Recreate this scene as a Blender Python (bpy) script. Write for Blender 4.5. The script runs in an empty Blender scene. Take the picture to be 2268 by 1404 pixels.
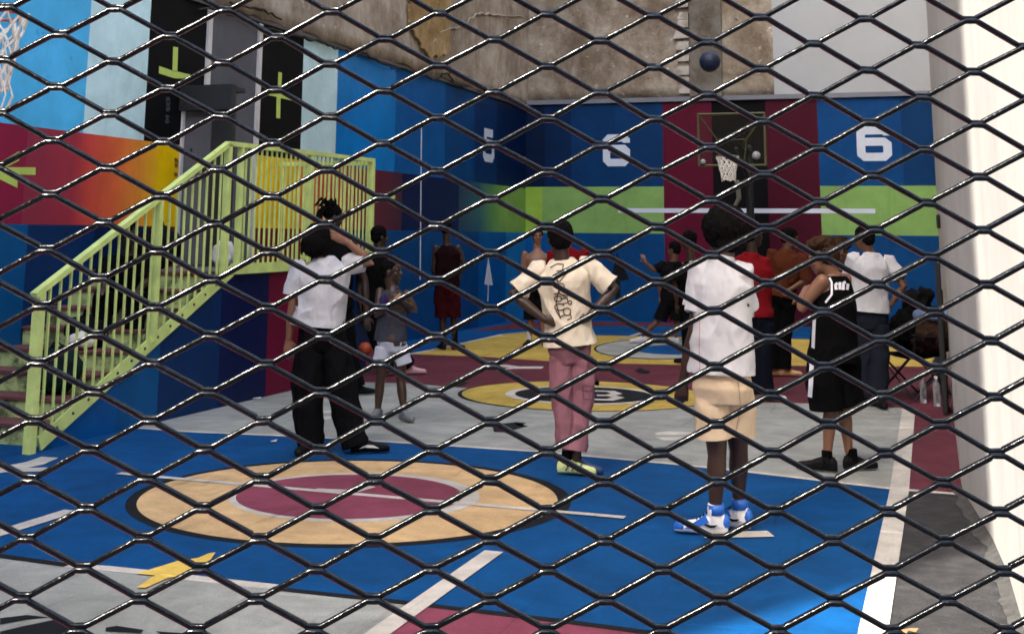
import bpy, bmesh, math, random
from mathutils import Vector, Matrix, noise
from mathutils.bvhtree import BVHTree
random.seed(7)
C = bpy.context.scene
COL = C.collection
V = Vector
def srgb(r, g, b, k=1.0):
    f = lambda c: (c/255/12.92 if c/255 <= .04045 else ((c/255+.055)/1.055)**2.4)
    return (min(f(r)*k, .9), min(f(g)*k, .9), min(f(b)*k, .9))

# ------------------------------------------------------------------ camera
F, PX, PY, HC = 2900., 1060., -20., 1.6
_d = V((2060-PX, 530-PY, F)).normalized()
_c = -V((-8000-PX, 440-PY, F)); _c = (_c - _d*_c.dot(_d)).normalized()
_u = -(_d.cross(_c)) if _d.cross(_c).y > 0 else _d.cross(_c)
R = Matrix((_c, _d, _u))                      # rows: world axes in camera axes (x right, y down, z ahead)
cam = bpy.data.cameras.new('camera'); camo = bpy.data.objects.new('camera', cam); COL.objects.link(camo)
right = R @ V((1, 0, 0)); down = R @ V((0, 1, 0)); fwd = R @ V((0, 0, 1))
M = Matrix((right, -down, -fwd)).transposed().to_4x4(); M.translation = V((0, 0, HC))
camo.matrix_world = M
cam.sensor_fit = 'HORIZONTAL'; cam.sensor_width = 36; cam.lens = 36*F/2268
cam.shift_x = (1134-PX)/2268; cam.shift_y = -(702-PY)/2268
cam.clip_start = .05; cam.clip_end = 400
cam.dof.use_dof = True; cam.dof.focus_distance = 1.25; cam.dof.aperture_fstop = 56
C.camera = camo
C.view_settings.view_transform = 'Standard'; C.view_settings.look = 'None'
C.view_settings.exposure = 2.25; C.view_settings.gamma = 1
# ------------------------------------------------------------------ sky and sun
TRAVEL = V((.49, .87, 0)).normalized()        # the way the light travels over the ground
ELEV = math.radians(47)
w = bpy.data.worlds.new('World'); C.world = w; w.use_nodes = True
nt = w.node_tree; bg = nt.nodes['Background']
sky = nt.nodes.new('ShaderNodeTexSky'); sky.sky_type = 'NISHITA'; sky.sun_disc = False
sky.sun_elevation = ELEV; sky.sun_rotation = math.atan2(-TRAVEL.x, -TRAVEL.y)
sky.dust_density = 4.0; sky.ozone_density = .6; sky.air_density = 1.0
nt.links.new(sky.outputs[0], bg.inputs[0]); bg.inputs[1].default_value = .15
sl = bpy.data.lights.new('sun', 'SUN'); sl.energy = 3.0; sl.angle = math.radians(.55); sl.color = (1, .95, .86)
so = bpy.data.objects.new('sun', sl); COL.objects.link(so)
ld = V((TRAVEL.x*math.cos(ELEV), TRAVEL.y*math.cos(ELEV), -math.sin(ELEV)))
so.rotation_euler = ld.to_track_quat('-Z', 'Y').to_euler(); so.location = (-5, -8, 20)

# ------------------------------------------------------------------ measuring helpers (photo pixel -> metres)
def ray(x, y): return R @ V((x-PX, y-PY, F))
def G(x, y, z=0.0):
    v = ray(x, y); t = (z-HC)/v.z; return V((v.x*t, v.y*t, z))
def atX(X, x, y):
    v = ray(x, y); t = X/v.x; return V((X, v.y*t, HC+v.z*t))
def atY(Y, x, y):
    v = ray(x, y); t = Y/v.y; return V((v.x*t, Y, HC+v.z*t))

# ------------------------------------------------------------------ materials
MATS = {}
def mat(name, col, rough=.6, spec=.5, metal=0, var=.12, scale=3.0, bump=0, bscale=40, coat=0, sheen=0, col2=None, w2=(.45, .62), trans=0, sss=0):
    if name in MATS: return MATS[name]
    m = bpy.data.materials.new(name); m.use_nodes = True
    t = m.node_tree; b = t.nodes['Principled BSDF']; L = t.links.new
    b.inputs['Roughness'].default_value = rough; b.inputs['Metallic'].default_value = metal
    b.inputs['Specular IOR Level'].default_value = spec
    if coat: b.inputs['Coat Weight'].default_value = coat
    if sheen: b.inputs['Sheen Weight'].default_value = sheen
    if trans: b.inputs['Transmission Weight'].default_value = trans
    if sss:
        b.inputs['Subsurface Weight'].default_value = sss; b.inputs['Subsurface Radius'].default_value = (.02, .008, .004)
    co = t.nodes.new('ShaderNodeTexCoord')
    n = t.nodes.new('ShaderNodeTexNoise'); n.inputs['Scale'].default_value = scale; n.inputs['Detail'].default_value = 8
    n.inputs['Roughness'].default_value = .62
    L(co.outputs['Object'], n.inputs['Vector'])
    r = t.nodes.new('ShaderNodeValToRGB')
    e = r.color_ramp.elements
    e[0].position = w2[0]-.12 if not col2 else w2[0]; e[1].position = w2[1]+.08 if not col2 else w2[1]
    c2 = col2 or tuple(min(1, c*(1+var)) for c in col)
    c1 = col if col2 else tuple(c*(1-var) for c in col)
    e[0].color = (*c1, 1); e[1].color = (*c2, 1)
    L(n.outputs['Fac'], r.inputs[0]); L(r.outputs[0], b.inputs['Base Color'])
    if bump:
        n2 = t.nodes.new('ShaderNodeTexNoise'); n2.inputs['Scale'].default_value = bscale; n2.inputs['Detail'].default_value = 6
        L(co.outputs['Object'], n2.inputs['Vector'])
        bp = t.nodes.new('ShaderNodeBump'); bp.inputs['Strength'].default_value = bump; bp.inputs['Distance'].default_value = .01
        L(n2.outputs['Fac'], bp.inputs['Height']); L(bp.outputs[0], b.inputs['Normal'])
    MATS[name] = m; return m

def wear(m, layers):
    """dirt, scuffs and grain laid over a material's own colour: (scale, stretch, from, to, gain0, gain1, detail, roughness, distortion)"""
    if m.get('worn'): return m
    m['worn'] = True; t = m.node_tree; b = t.nodes['Principled BSDF']; L = t.links.new
    src = b.inputs['Base Color'].links[0].from_socket; co = t.nodes.new('ShaderNodeTexCoord')
    for scale, stretch, lo, hi, v0, v1, det, rgh, dist in layers:
        mp = t.nodes.new('ShaderNodeMapping'); mp.inputs['Scale'].default_value = stretch
        L(co.outputs['Object'], mp.inputs[0]); n = t.nodes.new('ShaderNodeTexNoise'); n.inputs['Scale'].default_value = scale; n.inputs['Detail'].default_value = det
        n.inputs['Roughness'].default_value = rgh; n.inputs['Distortion'].default_value = dist; L(mp.outputs[0], n.inputs['Vector'])
        mr = t.nodes.new('ShaderNodeMapRange'); mr.inputs[1].default_value = lo; mr.inputs[2].default_value = hi; mr.inputs[3].default_value = v0; mr.inputs[4].default_value = v1; L(n.outputs['Fac'], mr.inputs[0])
        vm = t.nodes.new('ShaderNodeVectorMath'); vm.operation = 'SCALE'; L(src, vm.inputs[0]); L(mr.outputs[0], vm.inputs['Scale']); src = vm.outputs[0]
    L(src, b.inputs['Base Color']); return m
COURT_WEAR = [(1.1, (1, 1, 1), .38, .62, .80, 1.12, 10, .7, .8), (7, (1, .12, 1), .60, .70, 1.0, .64, 6, .7, .4), (5.3, (.14, 1, 1), .63, .73, 1.0, 1.4, 6, .7, .6),
              (38, (1, 1, 1), .68, .74, 1.0, .55, 4, .6, 0), (170, (1, 1, 1), .3, .7, .78, 1.22, 3, .6, 0)]
WALL_WEAR = [(.8, (1, 1, 1), .36, .64, .84, 1.10, 10, .7, .6), (3.2, (1, 1, .12), .58, .72, 1.0, .80, 8, .7, .3), (6, (1, 1, 1), .66, .72, 1.0, .72, 6, .65, .2), (9, (1, 1, .3), .68, .73, 1.0, 1.3, 6, .7, 0)]

def gradmat(name, stops, axis=1, z=False, rough=.4, spec=.5):
    """paint that blends along a world axis: stops = [(metres, colour)]"""
    m = bpy.data.materials.new(name); m.use_nodes = True
    t = m.node_tree; b = t.nodes['Principled BSDF']; L = t.links.new
    b.inputs['Roughness'].default_value = rough; b.inputs['Specular IOR Level'].default_value = spec
    co = t.nodes.new('ShaderNodeTexCoord'); sp = t.nodes.new('ShaderNodeSeparateXYZ'); L(co.outputs['Object'], sp.inputs[0])
    mr = t.nodes.new('ShaderNodeMapRange'); mr.inputs[1].default_value = stops[0][0]; mr.inputs[2].default_value = stops[-1][0]
    L(sp.outputs[axis], mr.inputs[0])
    r = t.nodes.new('ShaderNodeValToRGB'); e = r.color_ramp.elements
    a, bb = stops[0][0], stops[-1][0]
    e[0].position = 0; e[0].color = (*stops[0][1], 1); e[1].position = 1; e[1].color = (*stops[-1][1], 1)
    for s, c in stops[1:-1]:
        k = e.new((s-a)/(bb-a)); k.color = (*c, 1)
    L(mr.outputs[0], r.inputs[0])
    n = t.nodes.new('ShaderNodeTexNoise'); n.inputs['Scale'].default_value = 3; n.inputs['Detail'].default_value = 8
    L(co.outputs['Object'], n.inputs['Vector'])
    mm = t.nodes.new('ShaderNodeMapRange'); mm.inputs[3].default_value = .8; mm.inputs[4].default_value = 1.15
    L(n.outputs['Fac'], mm.inputs[0])
    vm = t.nodes.new('ShaderNodeVectorMath'); vm.operation = 'SCALE'
    L(r.outputs[0], vm.inputs[0]); L(mm.outputs[0], vm.inputs['Scale']); L(vm.outputs[0], b.inputs['Base Color'])
    return wear(m, WALL_WEAR)

def paint(name, rgb, k=1.0, rough=.38, **kw): return mat(name, srgb(*rgb, k), rough=rough if max(rgb) > 30 else .7, spec=.16 if max(rgb) > 30 else .12, var=.10, scale=2.2, bump=.08, bscale=60, **kw)

def plaster(name, cols, seed=0, scale=.9):
    """old patched render: large stained blocks, streaks, flaking and cracks"""
    m = bpy.data.materials.new(name); m.use_nodes = True
    t = m.node_tree; b = t.nodes['Principled BSDF']; L = t.links.new
    b.inputs['Roughness'].default_value = .92; b.inputs['Specular IOR Level'].default_value = .15
    co = t.nodes.new('ShaderNodeTexCoord'); mp = t.nodes.new('ShaderNodeMapping'); mp.inputs['Location'].default_value = (seed, seed*2, seed)
    L(co.outputs['Object'], mp.inputs[0])
    def noi(s, d=10, r=.6, v=None, dist=0):
        n = t.nodes.new('ShaderNodeTexNoise'); n.inputs['Scale'].default_value = s; n.inputs['Detail'].default_value = d
        n.inputs['Roughness'].default_value = r; n.inputs['Distortion'].default_value = dist
        L(v or mp.outputs[0], n.inputs['Vector']); return n.outputs['Fac']
    def ramp(f, *st):
        r = t.nodes.new('ShaderNodeValToRGB'); e = r.color_ramp.elements
        e[0].position, e[1].position = st[0][0], st[-1][0]; e[0].color = (*st[0][1], 1); e[1].color = (*st[-1][1], 1)
        for p, c in st[1:-1]:
            k = e.new(p); k.color = (*c, 1)
        L(f, r.inputs[0]); return r.outputs[0]
    def mix(f, a, bb, mode='MIX'):
        x = t.nodes.new('ShaderNodeMix'); x.data_type = 'RGBA'; x.blend_type = mode
        if isinstance(f, float): x.inputs[0].default_value = f
        else: L(f, x.inputs[0])
        L(a, x.inputs[6]); 
        if isinstance(bb, tuple): x.inputs[7].default_value = (*bb, 1)
        else: L(bb, x.inputs[7])
        return x.outputs[2]
    base = ramp(noi(scale, 12, .68, dist=.6), (.3, cols[0]), (.45, cols[1]), (.55, cols[2]), (.7, cols[3]))
    st = t.nodes.new('ShaderNodeMapping'); st.inputs['Scale'].default_value = (1.8, 1.8, 1.3); L(mp.outputs[0], st.inputs[0])
    streak = noi(1.6, 8, .7, st.outputs[0])
    g = ramp(streak, (.4, (0, 0, 0)), (.62, (1, 1, 1)))
    x = mix(g, base, mix(1.0, base, (.66, .60, .54), 'MULTIPLY'))
    fl = ramp(noi(5.5, 12, .75), (.60, (0, 0, 0)), (.68, (1, 1, 1)))
    x = mix(fl, x, tuple(c*1.25 for c in cols[3]))
    dk = ramp(noi(3.1, 12, .8, dist=1.2), (.34, (1, 1, 1)), (.40, (0, 0, 0)))
    x = mix(dk, x, tuple(c*.35 for c in cols[0]))
    L(x, b.inputs['Base Color'])
    bp = t.nodes.new('ShaderNodeBump'); bp.inputs['Strength'].default_value = .7; bp.inputs['Distance'].default_value = .03
    L(noi(9, 14, .7), bp.inputs['Height']); L(bp.outputs[0], b.inputs['Normal'])
    return m

# ------------------------------------------------------------------ mesh helpers
def tag(o, label, cat, group=None, kind=None):
    o['label'] = label; o['category'] = cat
    if group: o['group'] = group
    if kind: o['kind'] = kind
    return o
def link(name, me, parent=None, smooth=False):
    o = bpy.data.objects.new(name, me); COL.objects.link(o)
    if smooth:
        for p in me.polygons: p.use_smooth = True
    if parent is not None:
        o.parent = parent; bpy.context.view_layer.update(); o.matrix_parent_inverse = parent.matrix_world.inverted()
    return o
def obj(name, bm, m, parent=None, smooth=False):
    me = bpy.data.meshes.new(name); bmesh.ops.recalc_face_normals(bm, faces=bm.faces); bm.to_mesh(me); bm.free()
    for mm in (m if isinstance(m, (list, tuple)) else [m]): me.materials.append(mm)
    return link(name, me, parent, smooth)
def empty(name, loc, label, cat, group=None):
    o = bpy.data.objects.new(name, None); COL.objects.link(o); o.location = loc; o.empty_display_size = .2
    bpy.context.view_layer.update(); return tag(o, label, cat, group)
def struct(o, label=None):
    o['kind'] = 'structure'
    if label: o['label'] = label
    return o
def box(bm, a, b, bev=0, mi=0):
    x0, y0, z0 = a; x1, y1, z1 = b
    vs = [bm.verts.new(p) for p in ((x0,y0,z0),(x1,y0,z0),(x1,y1,z0),(x0,y1,z0),(x0,y0,z1),(x1,y0,z1),(x1,y1,z1),(x0,y1,z1))]
    fs = [bm.faces.new([vs[i] for i in q]) for q in ((0,3,2,1),(4,5,6,7),(0,1,5,4),(1,2,6,5),(2,3,7,6),(3,0,4,7))]
    for f in fs: f.material_index = mi
    if bev:
        es = list({e for f in fs for e in f.edges}); bmesh.ops.bevel(bm, geom=es, offset=bev, segments=2, affect='EDGES')
def frame(d, ref=V((0, 0, 1))):
    d = d.normalized()
    if abs(d.dot(ref)) > .97: ref = V((0, 1, 0))
    a = d.cross(ref).normalized(); return a, a.cross(d).normalized()
def loft(bm, rings, cap=True):
    """rings: lists of points"""
    prev = None; first = None
    for r in rings:
        vs = [bm.verts.new(p) for p in r]
        if prev:
            n = len(vs)
            for i in range(n): bm.faces.new((prev[i], prev[(i+1) % n], vs[(i+1) % n], vs[i]))
        else: first = vs
        prev = vs
    if cap: bm.faces.new(first[::-1]); bm.faces.new(prev)
def ering(c, a, b, n=16, sq=1.0):
    out = []
    for i in range(n):
        t = 2*math.pi*i/n; ct, st = math.cos(t), math.sin(t)
        if sq != 1: ct = math.copysign(abs(ct)**sq, ct); st = math.copysign(abs(st)**sq, st)
        out.append(c + a*ct + b*st)
    return out
def tube(bm, pts, rad, n=10, round_ends=True, flat=1.0, ref=V((0, 0, 1))):
    pts = [V(p) for p in pts]
    if not isinstance(rad, (list, tuple)): rad = [rad]*len(pts)
    rings = []
    a, b = frame(pts[1]-pts[0], ref)
    for i, p in enumerate(pts):
        d = (pts[min(i+1, len(pts)-1)]-pts[max(i-1, 0)]).normalized()
        a = (a - d*a.dot(d)).normalized(); b = d.cross(a)
        r = rad[i]
        if round_ends and i == 0:
            for k in (.97, .8, .45): rings.append(ering(p - d*r*k*.9, a*r*math.sqrt(1-k*k), b*r*math.sqrt(1-k*k)*flat, n))
        rings.append(ering(p, a*r, b*r*flat, n))
        if round_ends and i == len(pts)-1:
            for k in (.45, .8, .97): rings.append(ering(p + d*r*k*.9, a*r*math.sqrt(1-k*k), b*r*math.sqrt(1-k*k)*flat, n))
    loft(bm, rings)
def ell(bm, c, r, rot=None, sub=2):
    m = Matrix.Translation(c) @ (rot.to_4x4() if rot else Matrix.Identity(4)) @ Matrix.Diagonal((*r, 1))
    bmesh.ops.create_icosphere(bm, subdivisions=sub, radius=1, matrix=m)
def poly(bm, pts, mi=0):
    f = bm.faces.new([bm.verts.new(p) for p in pts]); f.material_index = mi; return f
def slab(bm, pts, off, mi=0):
    """a polygon given a thickness along the vector off"""
    lo = [bm.verts.new(p) for p in pts]; hi = [bm.verts.new(V(p)+off) for p in pts]; n = len(pts)
    fs = [bm.faces.new(hi), bm.faces.new(lo[::-1])]+[bm.faces.new((lo[i], lo[(i+1) % n], hi[(i+1) % n], hi[i])) for i in range(n)]
    for f in fs: f.material_index = mi
def ribbon(bm, pts, wd, nrm, off=0.0, closed=False):
    """flat strip of width wd following pts in the plane whose normal is nrm"""
    pts = [V(p) for p in pts]; n = len(pts); prev = None; vs = []
    for i, p in enumerate(pts):
        a = pts[(i-1) % n] if (closed or i > 0) else p; b = pts[(i+1) % n] if (closed or i < n-1) else p
        d1 = (p-a).normalized() if (p-a).length > 1e-9 else (b-p).normalized(); d2 = (b-p).normalized() if (b-p).length > 1e-9 else d1
        s1 = nrm.cross(d1).normalized(); s2 = nrm.cross(d2).normalized(); s = (s1+s2).normalized()
        k = wd/2/max(.5, s.dot(s1)); vs.append((bm.verts.new(p+s*k+nrm*off), bm.verts.new(p-s*k+nrm*off)))
    for i in range(n if closed else n-1):
        a, b = vs[i], vs[(i+1) % n]; bm.faces.new((a[0], b[0], b[1], a[1]))

# ================================================================== THE SETTING
XL, YB, ZP = -7.65, 25.5, 4.13           # left wall, back wall, top of the mural
asphalt = mat('asphalt', (.024, .023, .024), .85, .3, var=.35, scale=9, bump=.9, bscale=160, col2=(.046, .044, .045), w2=(.42, .7))
bm = bmesh.new(); poly(bm, [(-80, -80, -.004), (80, -80, -.004), (80, 80, -.004), (-80, 80, -.004)])
wear(asphalt, [(1.4, (1, 1, 1), .35, .65, .75, 1.25, 10, .7, .5), (60, (1, 1, 1), .60, .68, 1.0, 1.7, 4, .6, 0), (150, (1, 1, 1), .35, .65, .6, 1.4, 3, .6, 0)])
ground = struct(obj('ground', bm, asphalt))

def court(name, rgb, k=1.0):
    m = mat(name, srgb(*rgb, k), .8, .14, var=.13, scale=5, bump=.5, bscale=220)
    return wear(m, COURT_WEAR)
c_blue = court('court_blue', (0, 70, 124)); c_grey = court('court_grey', (152, 154, 148)); c_maroon = court('court_maroon', (96, 46, 56))
c_tan = court('court_tan', (206, 172, 126)); c_yel = court('court_yellow', (186, 160, 78)); c_white = court('court_white', (196, 190, 180))
c_black = court('court_black', (24, 26, 30)); c_ayel = court('arrow_yellow', (222, 188, 92))
bm = bmesh.new()
XR = .10
# base sheet of the court, maroon, from in front of the fence line to the back wall
poly(bm, [(XL, -2, 0), (XR+.5, -2, 0), (XR+.5, YB, 0), (XL, YB, 0)])
floor = struct(obj('court_floor', bm, c_maroon))
def lay(name, pts, m, lvl):
    b = bmesh.new(); poly(b, [V((p[0], p[1], .0013*lvl)) for p in pts]); return obj(name, b, m, floor)
def layp(name, px, m, lvl): return lay(name, [G(x, y) for x, y in px], m, lvl)
def rline(name, pts, wd, m, lvl, closed=False):
    b = bmesh.new(); ribbon(b, [V((p[0], p[1], .0013*lvl)) for p in pts], wd, V((0, 0, 1)), 0, closed); return obj(name, b, m, floor)
sk = lambda x, y0: y0 - (x+4.5)*.037          # the cross lines run slightly askew
# asphalt strip beside the right sideline
lay('asphalt_strip', [(-.27, -2), (XR+.5, -2), (XR+.5, 9.33), (-.27, 9.36)], asphalt, 1)
c_rose = court('court_rose', (130, 64, 82)); lay('painted_zone', [(-2.2, -2), (-.3, -2), (-.3, 5.70), (-2.2, 5.775)], c_rose, 1)
# near grey zone
nb = lambda x: 5.86-(x+4.5)*.037
lay('painted_zone', [(XL, -2), (-2.2, -2), (-2.2, nb(-2.2)), (XL, nb(XL))], c_grey, 1)
# blue zone
farline = [G(*p) for p in ((304, 951), (423, 957), (700, 969), (954, 985), (1197, 1001), (1500, 1029), (1660, 1046), (1982, 1084))]
farline[0] = V((-6.35, farline[1].y+.02, 0))
lay('painted_zone', [(XL, nb(XL)), (-.33, nb(-.33))]+[(p.x, p.y) for p in farline[::-1]]+[(XL, farline[1].y+.1)], c_blue, 1)
rline('painted_line', farline+[V((XR, 9.33, 0))], .07, c_white, 4)
# grey zone beyond it
midgrey = [G(*p) for p in ((2030, 905), (1781, 893), (1659, 891), (1500, 884), (1250, 872), (1060, 862), (905, 849), (640, 840))]
midgrey[0].x = -.25; midgrey[-1].x = -6.35
lay('painted_zone', [(p.x, p.y) for p in farline[:-1]]+[(-.33, farline[-1].y)]+[(p.x, p.y) for p in midgrey], c_grey, 1)
lay('painted_zone', [(XL, 9.95), (-6.35, 9.95), (-6.35, 14.5), (XL, 14.5)], c_grey, 1)
# black edge line of the near zone, white where the curve starts
seg = [G(*p) for p in ((-40, 1226), (151, 1252))]; rline('painted_line', seg, .07, c_black, 2)
seg = [G(*p) for p in ((151, 1252), (238, 1259), (335, 1269), (436, 1281), (610, 1300))]; rline('painted_line', seg, .085, c_white, 2)
seg = [G(*p) for p in ((600, 1303), (760, 1320), (926, 1338), (1278, 1380), (1600, 1423))]; rline('painted_line', seg, .06, c_black, 2)
# depth stripes
rline('painted_line', [V((-2.205, 6.80, 0)), V((-2.235, -2, 0))], .10, c_white, 5)
rline('painted_line', [G(160, 1132), G(-300, 1275)], .11, c_white, 5)
rline('sideline', [V((-.275, 13.7, 0)), V((-.27, 9.3, 0)), V((-.31, 5.5, 0)), V((-.33, -2, 0))], .118, c_white, 6)
layp('painted_patch', [(60, 1024), (92, 1013), (130, 1015), (96, 1030), (20, 1046), (-60, 1058), (-60, 1048)], c_white, 5)
layp('painted_patch', [(-40, 1036), (20, 1038), (122, 1036), (118, 1044), (20, 1047), (-40, 1046)], c_white, 4)
rline('painted_line', [G(262, 1050), G(385, 1061), G(1384, 1148)], .07, c_white, 6)
# circles
def disc(name, c, r, m, lvl, n=96, sx=1.0, rot=0):
    return lay(name, [(c[0]+r*sx*math.cos(2*math.pi*i/n+rot), c[1]+r*math.sin(2*math.pi*i/n+rot)) for i in range(n)], m, lvl)
cc = (-3.49, 7.86)
disc('painted_circle', (cc[0]+.01, cc[1]), 1.36, c_black, 2); disc('painted_circle', cc, 1.285, c_tan, 3)
disc('painted_circle', (cc[0]+.02, cc[1]+.03), .775, c_white, 4); disc('painted_circle', (cc[0]-.01, cc[1]+.02), .70, court('court_rose', (130, 64, 82)), 5)
rline('painted_line', [G(700, 1086), G(790, 1090), G(826, 1080)], .05, c_white, 7)
# near ball-shaped figure: yellow disc with a black centre
cy = G(1292, 875)
disc('painted_circle', (cy.x, cy.y), 1.29, c_black, 2); disc('painted_circle', (cy.x+.01, cy.y+.015), 1.26, c_yel, 3)
disc('painted_circle', (cy.x, cy.y), .80, c_white, 4); disc('painted_circle', (cy.x, cy.y), .70, c_black, 5)
# small numeral painted inside
def ground_ribs(name, segs, wd, m, lvl):
    b = bmesh.new()
    for s in segs: ribbon(b, [V((p.x, p.y, .0013*lvl)) for p in (G(*q) for q in s)], wd, V((0, 0, 1)))
    return obj(name, b, m, floor)
ground_ribs('painted_numeral', [[(1318, 867), (1352, 868), (1366, 873), (1350, 877), (1322, 877)], [(1350, 877), (1370, 882), (1350, 887), (1312, 886)]], .11, c_white, 6)
# far zones: yellow three-point area, blue strip at the wall, ring
lay('painted_zone', [(p.x, p.y) for p in (G(907, 784), G(1070, 790), G(1253, 802), G(1500, 808), G(2060, 812))]+[(XR, 17.5), (XR, 22.7)] +
    [(p.x, p.y) for p in (G(1323, 743), G(1165, 737), G(1112, 742), G(1041, 757), G(974, 772))], c_yel, 1)
lay('painted_zone', [(p.x, p.y) for p in (G(900, 784), G(974, 771), G(1041, 756), G(1112, 741), G(1165, 736), G(1323, 742))]+[(XR, 22.75), (XR, YB), (XL, YB), (XL, 18.6)], c_blue, 1)
rline('painted_line', [G(900, 786), G(974, 772), G(1041, 757), G(1112, 741), G(1165, 736)], .07, c_white, 3)
layp('painted_zone', [(1040, 733), (1100, 722), (1175, 713), (1260, 712), (1500, 716), (1620, 722), (1500, 723), (1280, 722), (1165, 728)], c_maroon, 2)
ce = G(1450, 773)
def ellp(name, px, m, lvl): return layp(name, px, m, lvl)
el = lambda cx, cy_, rx, ry, n=48: [(cx+rx*math.cos(2*math.pi*i/n), cy_+ry*math.sin(2*math.pi*i/n)) for i in range(n)]
ellp('painted_circle', el(1465, 773, 150, 23), c_black, 2); ellp('painted_circle', el(1466, 773, 146, 21.5), c_grey, 3)
ellp('painted_circle', el(1500, 775, 92, 11), c_blue, 4)
rline('painted_line', [G(1370, 752), G(1402, 744), G(1424, 736)], .09, c_grey, 4)
layp('painted_patch', [(1560, 1181), (1700, 1178), (1716, 1191), (1560, 1194)], c_white, 6)
# painted lettering-like streaks and dart shapes
for pg in ([(1080, 810), (1120, 808), (1150, 812), (1205, 812), (1200, 817), (1140, 817), (1100, 820), (1130, 815)],
           [(1450, 959), (1480, 955), (1540, 958), (1542, 962), (1455, 964)], [(1452, 969), (1530, 969), (1532, 974), (1470, 976)],
           [(690, 916), (720, 910), (752, 910), (745, 914)], [(694, 926), (745, 921), (752, 925), (712, 931)]):
    layp('painted_streak', pg, c_white, 3)
for pg in ([(1090, 941), (1140, 936), (1168, 944), (1118, 958), (1094, 957)], [(1140, 935), (1166, 937), (1158, 941), (1172, 947), (1146, 943)],
           [(1404, 822), (1418, 815), (1428, 820), (1442, 823), (1436, 828), (1418, 827)],
           [(1316, 852), (1322, 838), (1328, 848), (1326, 856)],
           [(0, 1370), (60, 1363), (109, 1368), (60, 1373), (0, 1384)], [(0, 1400), (50, 1388), (131, 1371), (168, 1384), (158, 1404), (120, 1420), (0, 1420)],
           [(234, 1391), (258, 1387), (318, 1396), (312, 1404), (234, 1399)], [(345, 1399), (400, 1403), (470, 1412), (380, 1418)],
           [(1000, 849), (1012, 845), (1040, 848), (1014, 858)]):
    layp('painted_dart', pg, c_black, 3)
layp('painted_arrow', [(462, 1228), (477, 1226), (466, 1243), (432, 1260), (399, 1280), (373, 1282), (322, 1305), (303, 1304), (342, 1277), (302, 1273), (335, 1263), (392, 1245), (439, 1238)], c_ayel, 6)

# ------------------------------------------------------------------ left wall: painted panels below, old masonry above
def wallgrid(name, plane, cells, mats, parent=None, th=.03):
    """cells: (a0, a1, z0, z1, material index) on plane ('x', X) facing +x or ('y', Y) facing -y, each a thin board"""
    b = bmesh.new()
    for a0, a1, z0, z1, mi in cells:
        if plane[0] == 'x': poly(b, [(plane[1], a0, z0), (plane[1], a1, z0), (plane[1], a1, z1), (plane[1], a0, z1)], mi)
        else: poly(b, [(a0, plane[1], z0), (a1, plane[1], z0), (a1, plane[1], z1), (a0, plane[1], z1)], mi)
    bmesh.ops.remove_doubles(b, verts=b.verts, dist=1e-4)
    return obj(name, b, mats, parent)
stoneA = plaster('old_render_left', [(.24, .20, .155), (.36, .31, .25), (.47, .41, .34), (.60, .54, .46)], 3, .55)
stoneB = plaster('old_render_back', [(.15, .12, .085), (.29, .245, .19), (.42, .37, .30), (.60, .55, .47)], 11, .8)
W = {}
def P(name, rgb, k=1.0, rough=.5):
    W[name] = wear(paint(name, rgb, k, rough), WALL_WEAR); return W[name]
SH = [P('blue_a', (82, 190, 246)), P('cyan_a', (206, 240, 244)), P('black_a', (10, 11, 13)), P('grey_a', (92, 93, 100)),
      P('blue_b', (6, 126, 206), rough=.25), P('blue_c', (0, 88, 158)), P('blue_d', (0, 66, 124)), P('blue_e', (0, 46, 96)), P('navy_a', (0, 30, 72)),
      P('yellow_a', (255, 200, 0)), P('navy_b', (4, 22, 72)), P('purple_a', (88, 14, 52)), P('blue_f', (0, 84, 140)), P('darkred_a', (112, 20, 26)),
      gradmat('grad_red', [(9.9, srgb(142, 30, 66)), (10.6, srgb(166, 36, 64)), (10.85, srgb(214, 68, 62)), (11.3, srgb(232, 104, 56)), (11.75, srgb(244, 156, 52)), (12.05, srgb(255, 190, 20))]),
      gradmat('grad_red_far', [(15.3, srgb(232, 150, 40)), (16.0, srgb(206, 74, 44)), (17.0, srgb(150, 28, 40)), (18.0, srgb(96, 14, 44)), (18.9, srgb(60, 10, 48))]),
      gradmat('grad_green', [(21.5, srgb(0, 40, 92)), (22.6, srgb(20, 84, 110)), (23.5, srgb(96, 150, 78)), (24.3, srgb(130, 172, 78))]),
      P('green_a', (128, 170, 84)), P('blue_g', (30, 120, 182)), P('crimson_a', (142, 30, 66))]
ZR0, ZR1 = 1.66, 2.53
Ys = [(-1.5, 10.72, 0), (10.72, 11.76, 1), (11.76, 12.96, 2), (14.16, 15.37, 2), (15.37, 16.44, 1), (16.44, 18.57, 4), (18.57, 20.76, 5), (20.76, 22.3, 6), (22.3, 23.6, 7), (23.6, YB, 8)]
cells = [(a, b, ZR1, ZP, m) for a, b, m in Ys]
cells += [(-1.5, 9.9, ZR0, ZR1, 19), (9.9, 12.05, ZR0, ZR1, 14), (12.05, 12.55, ZR0, ZR1, 9), (12.55, 12.96, ZR0, ZR1, 9), (14.16, 15.3, ZR0, ZR1, 9), (15.3, 18.9, ZR0, ZR1, 15), (18.9, 21.5, ZR0, ZR1, 10), (21.5, 24.3, ZR0, ZR1, 16), (24.3, YB, ZR0, ZR1, 17)]
cells += [(-1.5, 10.0, 0, ZR0, 12), (10.0, 11.0, 0, ZR0, 7), (11.0, 11.95, 0, ZR0, 8), (11.95, 12.96, 0, ZR0, 13), (14.16, 16.0, 0, ZR0, 13), (16.0, 18.2, 0, ZR0, 7), (18.2, 22.6, 0, ZR0, 6), (22.6, 24.2, 0, ZR0, 5), (24.2, YB, 0, ZR0, 18)]
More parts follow.
